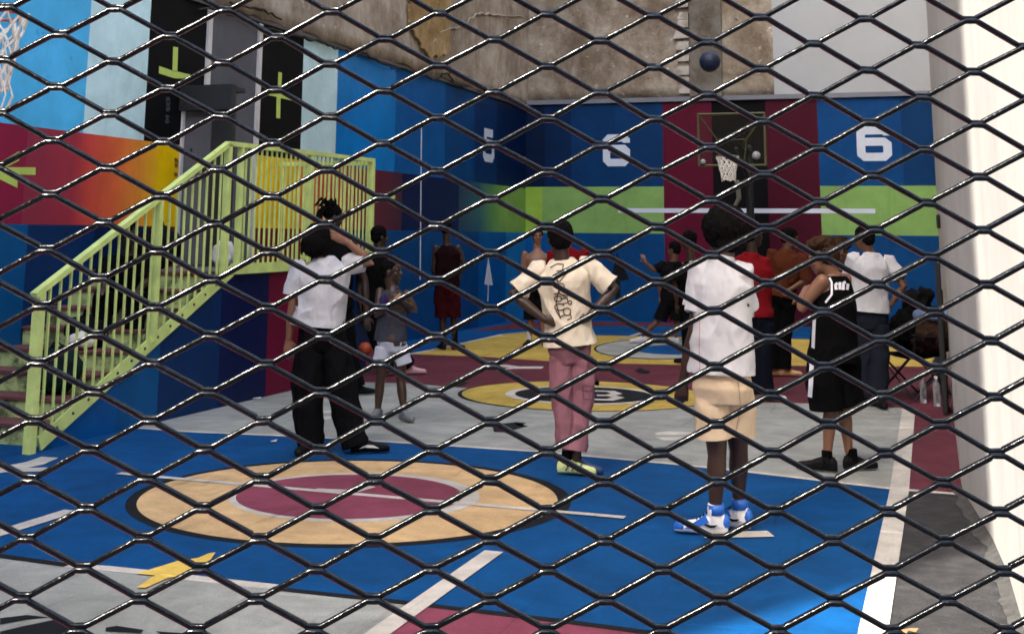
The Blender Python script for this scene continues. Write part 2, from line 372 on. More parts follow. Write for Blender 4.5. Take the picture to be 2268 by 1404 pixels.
cells += [(12.96, 14.16, 3.16, ZP, 3), (13.5, 14.16, 1.27, 3.16, 3), (12.96, 14.16, 0, 1.27, 13)]
lw = wallgrid('painted_wall', ('x', XL), cells, SH)
tag(lw, 'long left wall painted with blue, cyan, black and red-to-yellow mural panels behind the stairs', 'wall')
# its recess with the doorway
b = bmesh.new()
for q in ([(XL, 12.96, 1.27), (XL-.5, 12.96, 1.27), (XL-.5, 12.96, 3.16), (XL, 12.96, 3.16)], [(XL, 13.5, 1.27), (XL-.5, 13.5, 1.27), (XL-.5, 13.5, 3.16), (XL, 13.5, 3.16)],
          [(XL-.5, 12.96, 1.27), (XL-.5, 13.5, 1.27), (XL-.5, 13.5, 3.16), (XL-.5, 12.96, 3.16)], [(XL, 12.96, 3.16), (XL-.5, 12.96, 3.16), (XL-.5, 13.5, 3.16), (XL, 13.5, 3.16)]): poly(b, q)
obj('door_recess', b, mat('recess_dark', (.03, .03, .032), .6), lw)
white_trim = mat('white_trim', srgb(214, 210, 206), .5)
for y0 in (12.90, 14.10):
    b = bmesh.new(); box(b, (XL+.002, y0, 3.17 if y0 < 13 else 1.3), (XL+.03, y0+.09, ZP-.01)); obj('trim_strip', b, white_trim, lw)
b = bmesh.new(); box(b, (XL-.05, -1.5, ZP+.004), (XL+.035, YB, ZP+.05)); obj('coping', b, mat('coping_dark', (.10, .09, .085), .8), lw)
# green letters of the mural, wall markings lie 4 mm proud
lime = mat('lime_paint', srgb(190, 214, 100), .5, var=.08)
wallwhite = mat('mural_white', srgb(206, 216, 230), .5, var=.06)
def on_left(name, segs, wd, m, off=.004, parent=None):
    b = bmesh.new()
    for s in segs: ribbon(b, [atX(XL, x, y) for x, y in s], wd, V((1, 0, 0)), off)
    return obj(name, b, m, parent or lw)
def polys_left(name, pgs, m, off=.004):
    b = bmesh.new()
    for s in pgs: poly(b, [atX(XL, x, y)+V((off, 0, 0)) for x, y in s])
    return obj(name, b, m, lw)
polys_left('painted_symbol', [[(383, 104), (394, 106), (392, 158), (381, 157)], [(352, 147), (381, 157), (381, 158), (392, 159), (421, 166), (420, 175), (385, 174), (351, 163)]], lime)
polys_left('painted_symbol', [[(616, 160), (624, 162), (622, 202), (645, 212), (645, 223), (621, 218), (620, 263), (611, 262), (612, 215), (590, 211), (591, 204), (614, 201)]], lime)
polys_left('painted_arrow', [[(-30, 378), (42, 335), (42, 356), (12, 371), (78, 371), (78, 388), (14, 386), (38, 401), (38, 417), (-24, 386)]], lime)
on_left('vertical_line', [[(933, 283), (930, 620)]], .05, wallwhite)
on_left('painted_arrow', [[(1081, 625), (1080, 668)]], .07, wallwhite, .005)
polys_left('painted_arrowhead', [[(1081, 568), (1091, 632), (1072, 630)]], wallwhite, .006)
def glyph6(x0, z0, w_, h, five=False, e=.17):
    s = lambda u, v: (x0+u*w_, z0+v*h)
    if five: return [[s(.95, 1), s(.1, 1), s(.1, .58), s(.82, .58), s(.97, .48), s(.97, .14), s(.85, 0), s(.12, 0), s(0, .1), s(0, .22)]]
    return [[s(1, .80), s(1, .9), s(.88, 1), s(.14, 1), s(0, .88), s(0, .12), s(.14, 0), s(.86, 0), s(1, .12), s(1, .46), s(.86, .57), s(e, .57)]]
b = bmesh.new()
for s in glyph6(22.86, 3.0, .52, .46, True): ribbon(b, [V((XL, y, z)) for y, z in s], .15, V((1, 0, 0)), .004)
obj('numeral', b, wallwhite, lw)
# illegible small lettering beside the door
dimg = mat('dim_lettering', srgb(70, 72, 76), .6); dkl = mat('dark_lettering', srgb(90, 62, 10), .6)
rr = random.Random(3)
for (x0, y0, n, m, st) in ((366, 217, 3, dimg, 11), (364, 256, 2, dimg, 10), (384, 352, 2, dkl, 11), (383, 384, 1, dkl, 10)):
    segs = []
    for i in range(n):
        y = y0+i*st
        for k in range(3): segs.append([(x0+rr.uniform(0, 3), y+k*3), (x0+9+rr.uniform(-2, 2), y+k*3+rr.uniform(-1, 2.5))])
    on_left('lettering', segs, .012, m, .005)

def rough_wall(name, plane, a0, a1, z0, z1, m, step=.25, edge=.06, amp=.03, back=.0, side=1):
    """masonry face with a ragged lower edge and real relief"""
    b = bmesh.new(); na = int((a1-a0)/step); nz = int((z1-z0)/(step*1.2)); g = []
    for i in range(na+1):
        col = []
        for j in range(nz+1):
            a = a0+(a1-a0)*i/na; z = z0+(z1-z0)*j/nz
            if j == 0: z += edge*(noise.noise(V((a*2.1, 7, 0)))+.6*noise.noise(V((a*6.3, 1, 0))))
            d = amp*(noise.noise(V((a*.7, z*.8, 3)))+.5*noise.noise(V((a*2.2, z*2.4, 9))))+amp*.6
            col.append(b.verts.new((plane[1]+back+d, a, z) if plane[0] == 'x' else (a, plane[1]-back-d, z)))
        g.append(col)
    for i in range(na):
        for j in range(nz): b.faces.new((g[i][j], g[i+1][j], g[i+1][j+1], g[i][j+1]))
    # under side so the overhang is solid
    for i in range(na):
        p, q = g[i][0].co, g[i+1][0].co
        pb = (plane[1]-.1, p.y, p.z) if plane[0] == 'x' else (p.x, plane[1]+.1, p.z)
        qb = (plane[1]-.1, q.y, q.z) if plane[0] == 'x' else (q.x, plane[1]+.1, q.z)
        b.faces.new((g[i][0], b.verts.new(pb), b.verts.new(qb), g[i+1][0]))
    return obj(name, b, m, None, True)
HL = 24.0
st = rough_wall('old_masonry_wall', ('x', XL), -6.0, YB, ZP+.05, 9.0, stoneA, .16, .07, .05, .02)
tag(st, 'tall weathered plaster wall with cracks rising above the painted left wall', 'wall')
# cracks and a patched ochre field on the left masonry
ochre = plaster('ochre_render', [(.30, .20, .09), (.40, .28, .13), (.46, .34, .17), (.52, .42, .25)], 5, 1.3)
crk = mat('crack_dark', (.02, .017, .014), .95)
def crack(px, wd=.035, nm='crack', m=None, par=None, X=XL, off=.075):
    b = bmesh.new(); pts = []
    for (x0, y0), (x1, y1) in zip(px, px[1:]):
        for k in range(6):
            t = k/6; pts.append(atX(X, x0+(x1-x0)*t+rr.uniform(-4, 4), y0+(y1-y0)*t+rr.uniform(-4, 4)))
    tube(b, [p+V((off, 0, 0)) for p in pts], [wd*rr.uniform(.25, .6) for _ in pts], 6)
    obj(nm, b, m or crk, par or st)
crack([(430, 20), (520, 35), (590, 66), (640, 80), (700, 95), (745, 112), (790, 118), (850, 150), (905, 158)])
crack([(905, 158), (950, 175), (985, 162), (995, 185), (1030, 196)])
crack([(930, 110), (960, 78), (1010, 60), (1050, 30), (1100, 36), (1160, 40)], .05, m=stoneA, nm='plaster_ridge')
crack([(500, 8), (560, 20), (620, 45)], .03)
b = bmesh.new()
def rag(px, n=9, j=5):
    out = []
    for (x0, y0), (x1, y1) in zip(px, px[1:]+px[:1]):
        for k in range(n): out.append((x0+(x1-x0)*k/n+rr.uniform(-j, j)*.6, y0+(y1-y0)*k/n+rr.uniform(-j, j)))
    return out
slab(b, [atX(XL, x, y)+V((.06, 0, 0)) for x, y in rag([(897, -20), (985, -20), (985, 120), (940, 128), (895, 60)])], V((.035, 0, 0))); obj('ochre_patch', b, ochre, st)
# building mass behind, high enough to shade the court
facade = mat('facade_stone', (.42, .38, .32), .9, bump=.2, bscale=8)
b = bmesh.new(); box(b, (XL-9, -6.1, 9.0), (XL-.0, YB+8, HL)); box(b, (XL-9, -6.1, 0), (XL-.62, YB+8, 8.999)); 
bl = obj('building_mass', b, facade); tag(bl, 'tall pale apartment block standing over the left side of the court', 'building')

# ------------------------------------------------------------------ back wall
BK = [P('bnavy', (0, 24, 58)), P('bblue_a', (0, 36, 78)), P('bblue_b', (0, 52, 100)), P('bblue_c', (0, 54, 104)), P('bmaroon', (92, 10, 42)), P('bblack', (9, 8, 12)),
      P('bmaroon_d', (70, 4, 32)), P('bblue_d', (0, 68, 128)), P('bgreen', (130, 170, 96)), P('blow', (0, 66, 120)), P('blow_b', (0, 78, 138)), P('bgreen_b', (150, 186, 72))]
G0, G1, ZB = 1.66, 2.56, 4.2
cells = [(XL, -7.25, G1, ZB, 0), (-7.25, -6.7, G1, ZB, 1), (-6.7, -5.8, G1, ZB, 2), (-5.8, -4.85, G1, ZB, 3), (-4.85, -3.89, 0, ZB, 4), (-3.89, -2.86, 0, ZB, 5), (-2.86, -1.9, 0, ZB, 6),
         (-1.9, -.4, G1, ZB, 7), (-.4, .3, G1, ZB, 3), (XL, -7.3, G0, G1, 11), (-7.3, -4.85, G0, G1, 8), (-1.9, .3, G0, G1, 8), (XL, -7.0, 0, G0, 10), (-7.0, -4.85, 0, G0, 9), (-1.9, .3, 0, G0, 9)]
bw = wallgrid('back_wall', ('y', YB), cells, BK); tag(bw, 'far end wall in blue, green, maroon and black stripes with two white sixes', 'wall')
def on_back(name, pl, wd, m, off=.004):
    b = bmesh.new()
    for s in pl: ribbon(b, [V((x, YB, z)) for x, z in s], wd, V((0, -1, 0)), off)
    return obj(name, b, m, bw)
on_back('white_bar', [[(-5.76, 2.10), (-.93, 2.10)]], .085, wallwhite)
on_back('numeral', glyph6(-5.98, 3.03, .40, .48, e=.184), .145, wallwhite)
on_back('numeral', glyph6(-1.13, 3.09, .47, .49, e=.162), .15, wallwhite)
b = bmesh.new(); poly(b, [(-5.93, YB-.004, .72), (-5.55, YB-.004, .78), (-5.79, YB-.004, 1.3)]); ribbon(b, [V((-5.78, YB, .74)), V((-5.78, YB, .35))], .1, V((0, -1, 0)), .006)
obj('painted_arrow', b, c_black, bw)
b = bmesh.new(); box(b, (XL, YB-.06, ZB+.003), (.3, YB+.02, ZB+.09)); obj('coping', b, mat('coping_grey', srgb(120, 124, 134), .7), bw)
bs = rough_wall('old_masonry_wall', ('y', YB), XL-.1, -2.68, ZB+.09, 9.0, stoneB, .16, .03, .04, .0)
tag(bs, 'weathered brown masonry above the far end wall, left of the pale plaster', 'wall')
pil = plaster('pillar_render', [(.10, .09, .075), (.17, .155, .13), (.20, .19, .165), (.26, .24, .21)], 21, 1.2)
b = bmesh.new(); slab(b, [V((-4.28, YB-.03, ZB+.09)), V((-3.66, YB-.03, ZB+.09)), V((-3.62, YB-.03, 9)), V((-4.24, YB-.03, 9))], V((0, -.09, 0))); obj('pilaster', b, pil, bs)
flk = mat('flaking_white', (.50, .47, .42), .9, bump=.4, bscale=30, col2=(.30, .26, .21))
b = bmesh.new()
z = ZB+.15
while z < 7.5:
    h = rr.uniform(.06, .22); x0 = -4.55+rr.uniform(-.05, .08); slab(b, [V((x0, YB-.02, z)), V((-4.29, YB-.02, z+rr.uniform(-.02, .02))), V((-4.29, YB-.02, z+h)), V((x0+rr.uniform(0, .1), YB-.02, z+h))], V((0, -.07, 0))); z += h+rr.uniform(.005, .1)
obj('flaking_strip', b, flk, bs)
palep = mat('pale_plaster', srgb(176, 180, 184), .85, .2, var=.05, scale=1.2, bump=.15, bscale=12)
b = bmesh.new(); box(b, (-2.68, YB-.03, ZB+.092), (.3, YB+.3, 14)); pw = obj('pale_plaster_wall', b, palep); tag(pw, 'smooth pale grey plaster above the far end wall on the right', 'wall')
b = bmesh.new(); box(b, (XL-.1, YB+.35, 0), (3.5, YB+8, 13.5)); ob = obj('building_mass', b, facade); tag(ob, 'apartment block behind the far end wall of the court', 'building')

# ------------------------------------------------------------------ right wall
cream = mat('cream_wall', (.53, .51, .475), .75, .3, var=.04, scale=2.5, bump=.25, bscale=14)
b = bmesh.new()
foot = [(.15, YB), (.125, 14), (.115, 10), (.115, 9.34), (.16, 8.8), (.235, 7.93), (.275, 7.09), (.30, 5.0), (.33, 1.0)]
rings = []
for x, y in foot:
    rings.append([V((x, y, -.01)), V((x, y, .35)), V((x+.004, y, 7.6)), V((x+.3, y, 7.6)), V((x+.3, y, -.01))])
loft(b, rings)
wear(cream, [(2.0, (1, 1, .08), .35, .65, .90, 1.05, 8, .7, .2), (5, (1, 1, 1), .66, .72, 1.0, .82, 6, .7, 0), (1, (1, 1, 1), .35, .65, .93, 1.05, 8, .6, .5)])
rw = obj('right_wall', b, cream, None); tag(rw, 'smooth cream wall on the right, its near part in full sunlight', 'wall')
b = bmesh.new(); box(b, (.47, 9.6, 0), (9, YB+.3, 15)); ob = obj('building_mass', b, facade); tag(ob, 'unseen block added behind the far half of the right wall to darken the back', 'building')  # unseen block, added to cut the skylight over the far court
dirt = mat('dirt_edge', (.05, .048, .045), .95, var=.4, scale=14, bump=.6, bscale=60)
b = bmesh.new(); L_ = []
for i in range(60):
    y = 4.5+i*.085; xs = [f for f in foot]
    for (xa, ya), (xb, yb) in zip(foot, foot[1:]):
        if yb <= y <= ya: xw = xa+(xb-xa)*(ya-y)/(ya-yb)
    L_.append((xw, y))
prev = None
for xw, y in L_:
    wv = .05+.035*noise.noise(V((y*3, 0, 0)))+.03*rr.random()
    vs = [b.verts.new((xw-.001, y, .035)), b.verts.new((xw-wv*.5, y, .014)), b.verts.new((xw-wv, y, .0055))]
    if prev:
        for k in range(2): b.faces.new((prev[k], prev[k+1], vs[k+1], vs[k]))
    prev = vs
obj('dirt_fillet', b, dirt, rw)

# ------------------------------------------------------------------ street behind the camera
pave = mat('pavement_stone', (.30, .29, .27), .85, bump=.3, bscale=20)
b = bmesh.new(); box(b, (-14, -5.4, 0), (16, -2.1, .12), .01); struct(obj('pavement', b, pave))
dkf = mat('dark_block_facade', (.10, .09, .08), .9, bump=.2, bscale=8)  # tone kept dark so the front of the mesh reflects little
b = bmesh.new(); box(b, (-45, -26, 0), (45, -14, 15.5)); fb = obj('building_mass', b, dkf); tag(fb, 'long unseen dark block added behind the viewer to darken mesh reflections and the street', 'building')  # unseen block, added to shade the street and give the mesh dark reflections

# ================================================================== STAIRS
XS = -6.35; green = mat('rail_green', srgb(218, 236, 140), .42, .5, var=.10, scale=6, bump=.1, bscale=90)
step_g = mat('step_green', srgb(194, 212, 140), .7, var=.35, scale=7, col2=srgb(84, 98, 62)); step_m = mat('step_nosing', srgb(112, 66, 64), .7, var=.3, scale=8)
sroot = empty('stairway', (XS, 8.5, 0), 'outdoor stairway with green risers climbing to a landing along the left wall', 'stairs')
NS = 8; Z1 = 1.24; y0s, y1s = 8.75, 11.30; rise = Z1/NS; run = (y1s-y0s)/(NS)
for i in range(NS):
    b = bmesh.new(); box(b, (XL+.003, y0s+i*run, 0.001), (XS-.06, y0s+(i+1)*run+(0 if i < NS-1 else 0), rise*(i+1)-.03)); s_ = obj('step', b, step_g, sroot)
    b = bmesh.new(); box(b, (XL+.004, y0s+i*run-.025, rise*(i+1)-.024), (XS-.062, y0s+(i+1)*run-.027, rise*(i+1))); obj('nosing', b, step_m, s_)
b = bmesh.new(); box(b, (XL+.003, y1s+.002, Z1-.12), (XS-.06, 14.67, Z1)); obj('landing', b, mat('landing_concrete', srgb(110, 108, 100), .8, var=.2), sroot)
# painted side wall below
SW = [W['blue_f'], W['blue_c'], W['blue_e'], W['navy_b'], P('sidepurple', (112, 8, 50))]
b = bmesh.new()
def sidecol(ya, yb, mi):
    za = min(max((ya-8.62)/(11.35-8.62)*Z1, 0)+.02, Z1); zb = min(max((yb-8.62)/(11.35-8.62)*Z1, 0)+.02, Z1)
    slab(b, [V((XS-.055, ya, 0)), V((XS-.055, yb, 0)), V((XS-.055, yb, zb)), V((XS-.055, ya, za))], V((.05, 0, 0)), mi)
for ya, yb, mi in ((8.66, 9.6, 1), (9.6, 10.2, 0), (10.2, 10.72, 2), (10.72, 11.22, 2), (11.22, 11.35, 3), (11.35, 12.17, 3), (12.17, 12.9, 4), (12.9, 13.9, 3), (13.9, 14.67, 2)): sidecol(ya, yb, mi)
obj('side_wall', b, SW, sroot)
# railing
rail = empty('stair_railing', (XS+.03, 8.58, 0), 'pale lime metal railing with thin balusters along the stairs and landing', 'railing')
XRL = XS+.03
yt, zt = 11.16, 2.44; zb0 = 1.16
b = bmesh.new()
def bar(b, p, q, wx, wt):
    p, q = V(p), V(q); d = (q-p).normalized(); s = V((1, 0, 0)); n = d.cross(s).normalized()
    loft(b, [[p+s*wx+n*wt, p-s*wx+n*wt, p-s*wx-n*wt, p+s*wx-n*wt], [q+s*wx+n*wt, q-s*wx+n*wt, q-s*wx-n*wt, q+s*wx-n*wt]])
bar(b, (XRL, 8.38, 1.13), (XRL, yt, zt), .03, .022); wear(green, [(14, (1, 1, 1), .64, .70, 1.0, .62, 5, .7, 0), (3, (1, 1, 1), .35, .65, .9, 1.06, 8, .6, .3)]); obj('handrail', b, green, rail)
b = bmesh.new(); bar(b, (XRL, yt, zt), (XRL, 14.66, zt+.035), .03, .022); obj('handrail', b, green, rail)
b = bmesh.new(); bar(b, (XRL, 8.56, .055), (XRL, 11.34, 1.25), .008, .055)
st_ = obj('stringer', b, green, rail)
b = bmesh.new(); bar(b, (XRL, 11.32, 1.26), (XRL, 14.66, 1.28), .008, .05); obj('fascia', b, green, rail)
sl_ = (zt-1.13)/(yt-8.38); zh = lambda y: 1.13+(y-8.38)*sl_; zs = lambda y: .055+(y-8.56)*(1.25-.055)/(11.34-8.56)
def post(y, z0, z1, r, nm):
    b = bmesh.new(); box(b, (XRL-r, y-r, z0), (XRL+r, y+r, z1)); obj(nm, b, green, rail)
post(8.45, 0, 1.15, .034, 'post'); post(10.02, zs(10.02), zh(10.02)-.01, .026, 'post'); post(11.17, 1.2, 2.43, .03, 'post'); post(11.42, 1.3, 2.43, .026, 'post'); post(12.95, 1.3, 2.44, .026, 'post'); post(14.62, 1.2, 2.47, .034, 'post')
n = 22
for i in range(1, n):
    y = 8.45+(11.17-8.45)*i/n
    if abs(y-10.02) < .05: continue
    post(y, zs(max(y, 8.6)), zh(y)-.015, .0085, 'baluster')
n = 30
for i in range(1, n):
    y = 11.42+(14.62-11.42)*i/n
    if abs(y-12.95) < .04: continue
    post(y, 1.3, 2.44, .0085, 'baluster')
b = bmesh.new()
for i in range(14):
    y = 8.75+i*.19; b = bmesh.new(); ell(b, V((XRL+.012, y, zs(y)+.01)), (.012, .014, .014), sub=1); obj('bolt', b, mat('bolt_dark', (.05, .06, .04), .5), rail)
# far railing of the landing, behind
rail2 = empty('landing_railing', (XL+.1, 14.7, Z1), 'lime railing closing the far end of the landing with a sloping handrail beyond', 'railing')
b = bmesh.new(); box(b, (XL+.05, 14.70, 2.42), (XS-.03, 14.75, 2.47)); obj('handrail', b, green, rail2)
for i in range(12):
    x = XL+.1+i*(XS-XL-.16)/11; b = bmesh.new(); box(b, (x-.008, 14.717, Z1), (x+.008, 14.733, 2.419)); obj('baluster', b, green, rail2)
b = bmesh.new(); bar(b, (XRL-.01, 14.76, 2.0), (XRL-.01, 15.35, 2.06), .025, .02); obj('grab_rail', b, green, rail2)

# door on the landing
door = empty('metal_door', (XL, 13.0, Z1), 'grey metal door standing open on the landing below a dark canopy', 'door')
dg = mat('door_grey', srgb(92, 92, 98), .6, .2, var=.1, bump=.1)
b = bmesh.new(); box(b, (XL+.02, 12.505, Z1+.02), (XL+.355, 12.545, 2.895), .004); leaf = obj('door_leaf', b, dg, door)
b = bmesh.new(); box(b, (XL+.006, 12.45, Z1+.01), (XL+.03, 12.499, 2.895)); obj('door_frame', b, white_trim, door)
b = bmesh.new(); tube(b, [(XL+.30, 12.50, 2.32), (XL+.30, 12.46, 2.32), (XL+.30, 12.46, 2.20), (XL+.30, 12.50, 2.20)], .018, 8); obj('handle', b, mat('handle_black', (.01, .01, .01), .4), leaf)
b = bmesh.new(); ell(b, V((XL+.12, 12.503, 2.48)), (.02, .008, .02), sub=2); obj('lock', b, mat('handle_black', (.01, .01, .01), .4), leaf)
b = bmesh.new()
box(b, (XL+.004, 12.40, 2.90), (XL+.64, 12.50, 3.17)); box(b, (XL+.36, 12.50, Z1+.01), (XL+.62, 12.56, 2.899)); box(b, (XL+.004, 12.501, 3.10), (XL+.64, 12.70, 3.15))
obj('canopy', b, mat('canopy_dark', (.018, .018, .02), .5), door)

# ================================================================== BASKETS
net_w = mat('net_white', (.80, .77, .70), .8); rim_o = mat('rim_metal', srgb(90, 110, 60), .4)
def net(bm, c, r0, r1, h, n=12, rows=6, th=.006, seed=1, sag=.02):
    q = random.Random(seed); g = []
    for j in range(rows+1):
        t = j/rows; rad = r0+(r1-r0)*t**.7; z = -h*t
        g.append([c+V((math.cos(2*math.pi*(i+.5*(j % 2))/n)*rad*(1+q.uniform(-.07, .07)), math.sin(2*math.pi*(i+.5*(j % 2))/n)*rad*(1+q.uniform(-.07, .07)), z+q.uniform(-sag, sag))) for i in range(n)])
    for j in range(rows):
        for i in range(n):
            a = g[j][i]; o = (i+1) % n if j % 2 else (i-1) % n
            for b_ in (g[j+1][i], g[j+1][o]):
                m_ = (a+b_)/2+V((0, 0, -.01)); tube(bm, [a, m_, b_], [th, th, th], 5, False)
    for i in range(n): ell(bm, g[-1][i], (th*1.8,)*3, sub=1)
def hoop(root, c, facing, pm, rim=.225, dens=(12, 6), board=(1.15, .85), seed=1, th=.006, nh=.45):
    b = bmesh.new(); N = 40
    ribp = [c+V((math.cos(2*math.pi*i/N), math.sin(2*math.pi*i/N), 0))*rim for i in range(N)]
    for i in range(N): tube(b, [ribp[i], ribp[(i+1) % N]], .01, 6, False)
    ri = obj('rim', b, pm, root)
    b = bmesh.new(); net(b, c, rim, rim*.58, nh, dens[0], dens[1], th, seed); obj('net', b, net_w, root)
    return ri
fb_ = empty('basketball_hoop', (-3.15, 24.2, 0), 'far basketball hoop with a framed see-through backboard against the black stripe', 'basketball hoop')
YH = 22.6
ctr = atY(YH, 1612, 346); olive = mat('frame_olive', srgb(78, 78, 40), .6)
hoop(fb_, ctr+V((0, 0, 0)), 0, rim_o, rim=.19, dens=(12, 6), th=.009, nh=.40)
tl, br = atY(YH+.3, 1546, 254), atY(YH+.3, 1696, 366)
b = bmesh.new(); y = YH+.3
for p, q in (((tl.x, tl.z), (br.x, tl.z)), ((tl.x, br.z), (br.x, br.z)), ((tl.x, tl.z), (tl.x, br.z)), ((br.x, tl.z), (br.x, br.z))):
    tube(b, [(p[0], y, p[1]), (q[0], y, q[1])], .022, 6)
for xa, za, xb, zb in ((tl.x, tl.z, (tl.x+br.x)/2-.25, (tl.z+br.z)/2), (br.x, tl.z, (tl.x+br.x)/2+.25, (tl.z+br.z)/2), ((tl.x+br.x)/2-.25, (tl.z+br.z)/2, (tl.x+br.x)/2-.2, br.z), ((tl.x+br.x)/2+.25, (tl.z+br.z)/2, (tl.x+br.x)/2+.2, br.z), ((tl.x+br.x)/2-.25, (tl.z+br.z)/2, (tl.x+br.x)/2+.25, (tl.z+br.z)/2)):
    tube(b, [(xa, y+.02, za), (xb, y+.02, zb)], .016, 6)
obj('backboard_frame', b, olive, fb_)
gl = bpy.data.materials.new('board_acrylic'); gl.use_nodes = True; gn = gl.node_tree; pb = gn.nodes['Principled BSDF']; tr = gn.nodes.new('ShaderNodeBsdfTransparent'); mx = gn.nodes.new('ShaderNodeMixShader')
pb.inputs['Base Color'].default_value = (.03, .03, .016, 1); pb.inputs['Roughness'].default_value = .2; mx.inputs[0].default_value = .14
gn.links.new(tr.outputs[0], mx.inputs[1]); gn.links.new(pb.outputs[0], mx.inputs[2]); gn.links.new(mx.outputs[0], gn.nodes['Material Output'].inputs[0])
b = bmesh.new(); box(b, (tl.x+.02, y-.005, br.z+.02), (br.x-.02, y+.005, tl.z-.02)); obj('backboard', b, gl, fb_)
b = bmesh.new(); pxx = atY(24.3, 1660, 400).x
tube(b, [(pxx, 24.3, 0), (pxx, 24.3, 3.2)], .07, 12); tube(b, [(pxx, 24.3, 3.15), (ctr.x+.1, YH+.32, 3.35)], .05, 10); tube(b, [(pxx, 24.3, 2.6), (ctr.x+.1, YH+.32, 3.1)], .035, 10)
obj('pole', b, mat('pole_black', (.012, .012, .014), .5), fb_)
b = bmesh.new()
for x_, y_, s_ in ((1557, 359, .05), (1675, 345, .075)): b = bmesh.new(); ell(b, atY(YH+.27, x_, y_), (s_,)*3); obj('corner_pad', b, mat('pad_grey', srgb(150, 150, 160), .7), fb_)
b = bmesh.new(); p = [atY(24.2, x_, y_) for x_, y_ in ((1633, 404), (1637, 440), (1625, 462), (1644, 480))]; tube(b, p, [.045, .045, .03, .02], 8); obj('hanging_strap', b, mat('strap_grey', srgb(120, 120, 110), .7), fb_)

hn = empty('basketball_hoop', (-4.05, 5.6, 0), 'near basketball hoop whose white cord net hangs at the upper left edge', 'basketball hoop')
g_ = ray(-16, 30); t_ = 7.3/g_.y; cn = V((g_.x*t_, 7.3, 3.05))
hoop(hn, cn, 0, mat('rim_orange', srgb(190, 70, 20), .4), rim=.225, dens=(12, 6), th=.0095, seed=5, nh=.50)
b = bmesh.new()
for k in range(5):
    a = -1.2+k*.55; p0 = cn+V((math.cos(a)*.14, math.sin(a)*.14, -.46)); tube(b, [p0, p0+V((.01*k, .01, -.09)), p0+V((-.015, 0, -.19-.02*(k % 3)))], .0065, 5)
obj('loose_cord', b, net_w, hn)
b = bmesh.new(); box(b, (cn.x-1.1, cn.y-.6, 2.9), (cn.x-.9, cn.y+.6, 3.95), .01); obj('backboard', b, white_trim, hn)
b = bmesh.new(); tube(b, [cn+V((-.225, 0, 0)), cn+V((-.9, 0, 0))], .04, 8); obj('bracket', b, rim_o, hn)
b = bmesh.new(); tube(b, [cn+V((-1.1, 0, .3)), V((XL+.05, cn.y, 3.35))], .06, 8); obj('support_arm', b, rim_o, hn)

# flying ball
def ball(name, c, r, m, label):
    b = bmesh.new(); bmesh.ops.create_uvsphere(b, u_segments=32, v_segments=20, radius=r, matrix=Matrix.Translation(c)); o = obj(name, b, m, None, True); tag(o, label, 'ball')
    b = bmesh.new(); 
    for ax in range(3):
        N = 40; pp = []
        for i in range(N+1):
            t = 2*math.pi*i/N; v = [V((0, math.cos(t), math.sin(t))), V((math.cos(t), 0, math.sin(t))), V((math.cos(t), math.sin(t), 0))][ax]; pp.append(c+v*r)
        tube(b, pp, r*.025, 5, False)
    obj('seams', b, mat('seam_black', (.008, .008, .01), .6), o); return o
v_ = ray(1572, 137); t_ = 15.2/v_.length
ball('basketball', V((v_.x*t_, v_.y*t_, HC+v_.z*t_)), .118, mat('ball_navy', srgb(6, 28, 60), .5, bump=.3, bscale=200), 'dark blue basketball in mid air in front of the masonry')

# ================================================================== PEOPLE
def remesh(bm, voxel, smooth=2, disp=0, dscale=.12, dseed=0, disp2=0):
    bmesh.ops.recalc_face_normals(bm, faces=bm.faces)
    me = bpy.data.meshes.new('tmp'); bm.to_mesh(me); bm.free()
    o = bpy.data.objects.new('tmp', me); COL.objects.link(o)
    m = o.modifiers.new('r', 'REMESH'); m.mode = 'VOXEL'; m.voxel_size = voxel; m.use_smooth_shade = True
    if smooth:
        s = o.modifiers.new('s', 'SMOOTH'); s.factor = .5; s.iterations = smooth
    dgp = bpy.context.evaluated_depsgraph_get(); ev = o.evaluated_get(dgp); out = bpy.data.meshes.new_from_object(ev)
    bpy.data.objects.remove(o); bpy.data.meshes.remove(me)
    if disp:
        nr = [v.normal.copy() for v in out.vertices]
        for v, n_ in zip(out.vertices, nr):
            p = v.co; q = V((p.x/dscale+dseed, p.y/dscale, p.z/dscale*.62))
            k = noise.noise(q); k = 1-abs(k)*2.2                       # ridged: reads as folds
            k += .45*noise.noise(q*2.3)+.22*noise.noise(q*5.1)
            v.co = p+n_*(disp*.72*max(k-.15, -.25))
    for p in out.polygons: p.use_smooth = True
    return out
def trim(me, cuts):
    """cut a garment open at its hems: cuts = [(point, outward normal, reach, depth)]"""
    b = bmesh.new(); b.from_mesh(me)
    for pt, nr, reach, dep, *pred in cuts:
        nr = nr.normalized()
        vs = {v for v in b.verts if (not pred or pred[0](v.co)) and abs((v.co-pt).dot(nr)) < dep and ((v.co-pt)-nr*(v.co-pt).dot(nr)).length < reach}
        fs = [f for f in b.faces if all(v in vs for v in f.verts)]; es = {e for f in fs for e in f.edges}; vv = {v for f in fs for v in f.verts}
        bmesh.ops.bisect_plane(b, geom=list(vv)+list(es)+fs, plane_co=pt, plane_no=nr, clear_outer=True)
    b.to_mesh(me); b.free()
    for q in me.polygons: q.use_smooth = True
SKIN = dict(dark=mat('skin_dark', (.045, .021, .012), .42, .5, var=.1, scale=9, sss=.05), deep=mat('skin_deep', (.030, .015, .010), .42, .5, var=.1, scale=9),
            brown=mat('skin_brown', (.12, .055, .03), .45, .5, var=.1, scale=9, sss=.08), tan=mat('skin_tan', (.22, .105, .06), .48, .45, var=.08, scale=9, sss=.1),
            light=mat('skin_light', (.25, .125, .075), .48, .45, var=.08, scale=9, sss=.1))
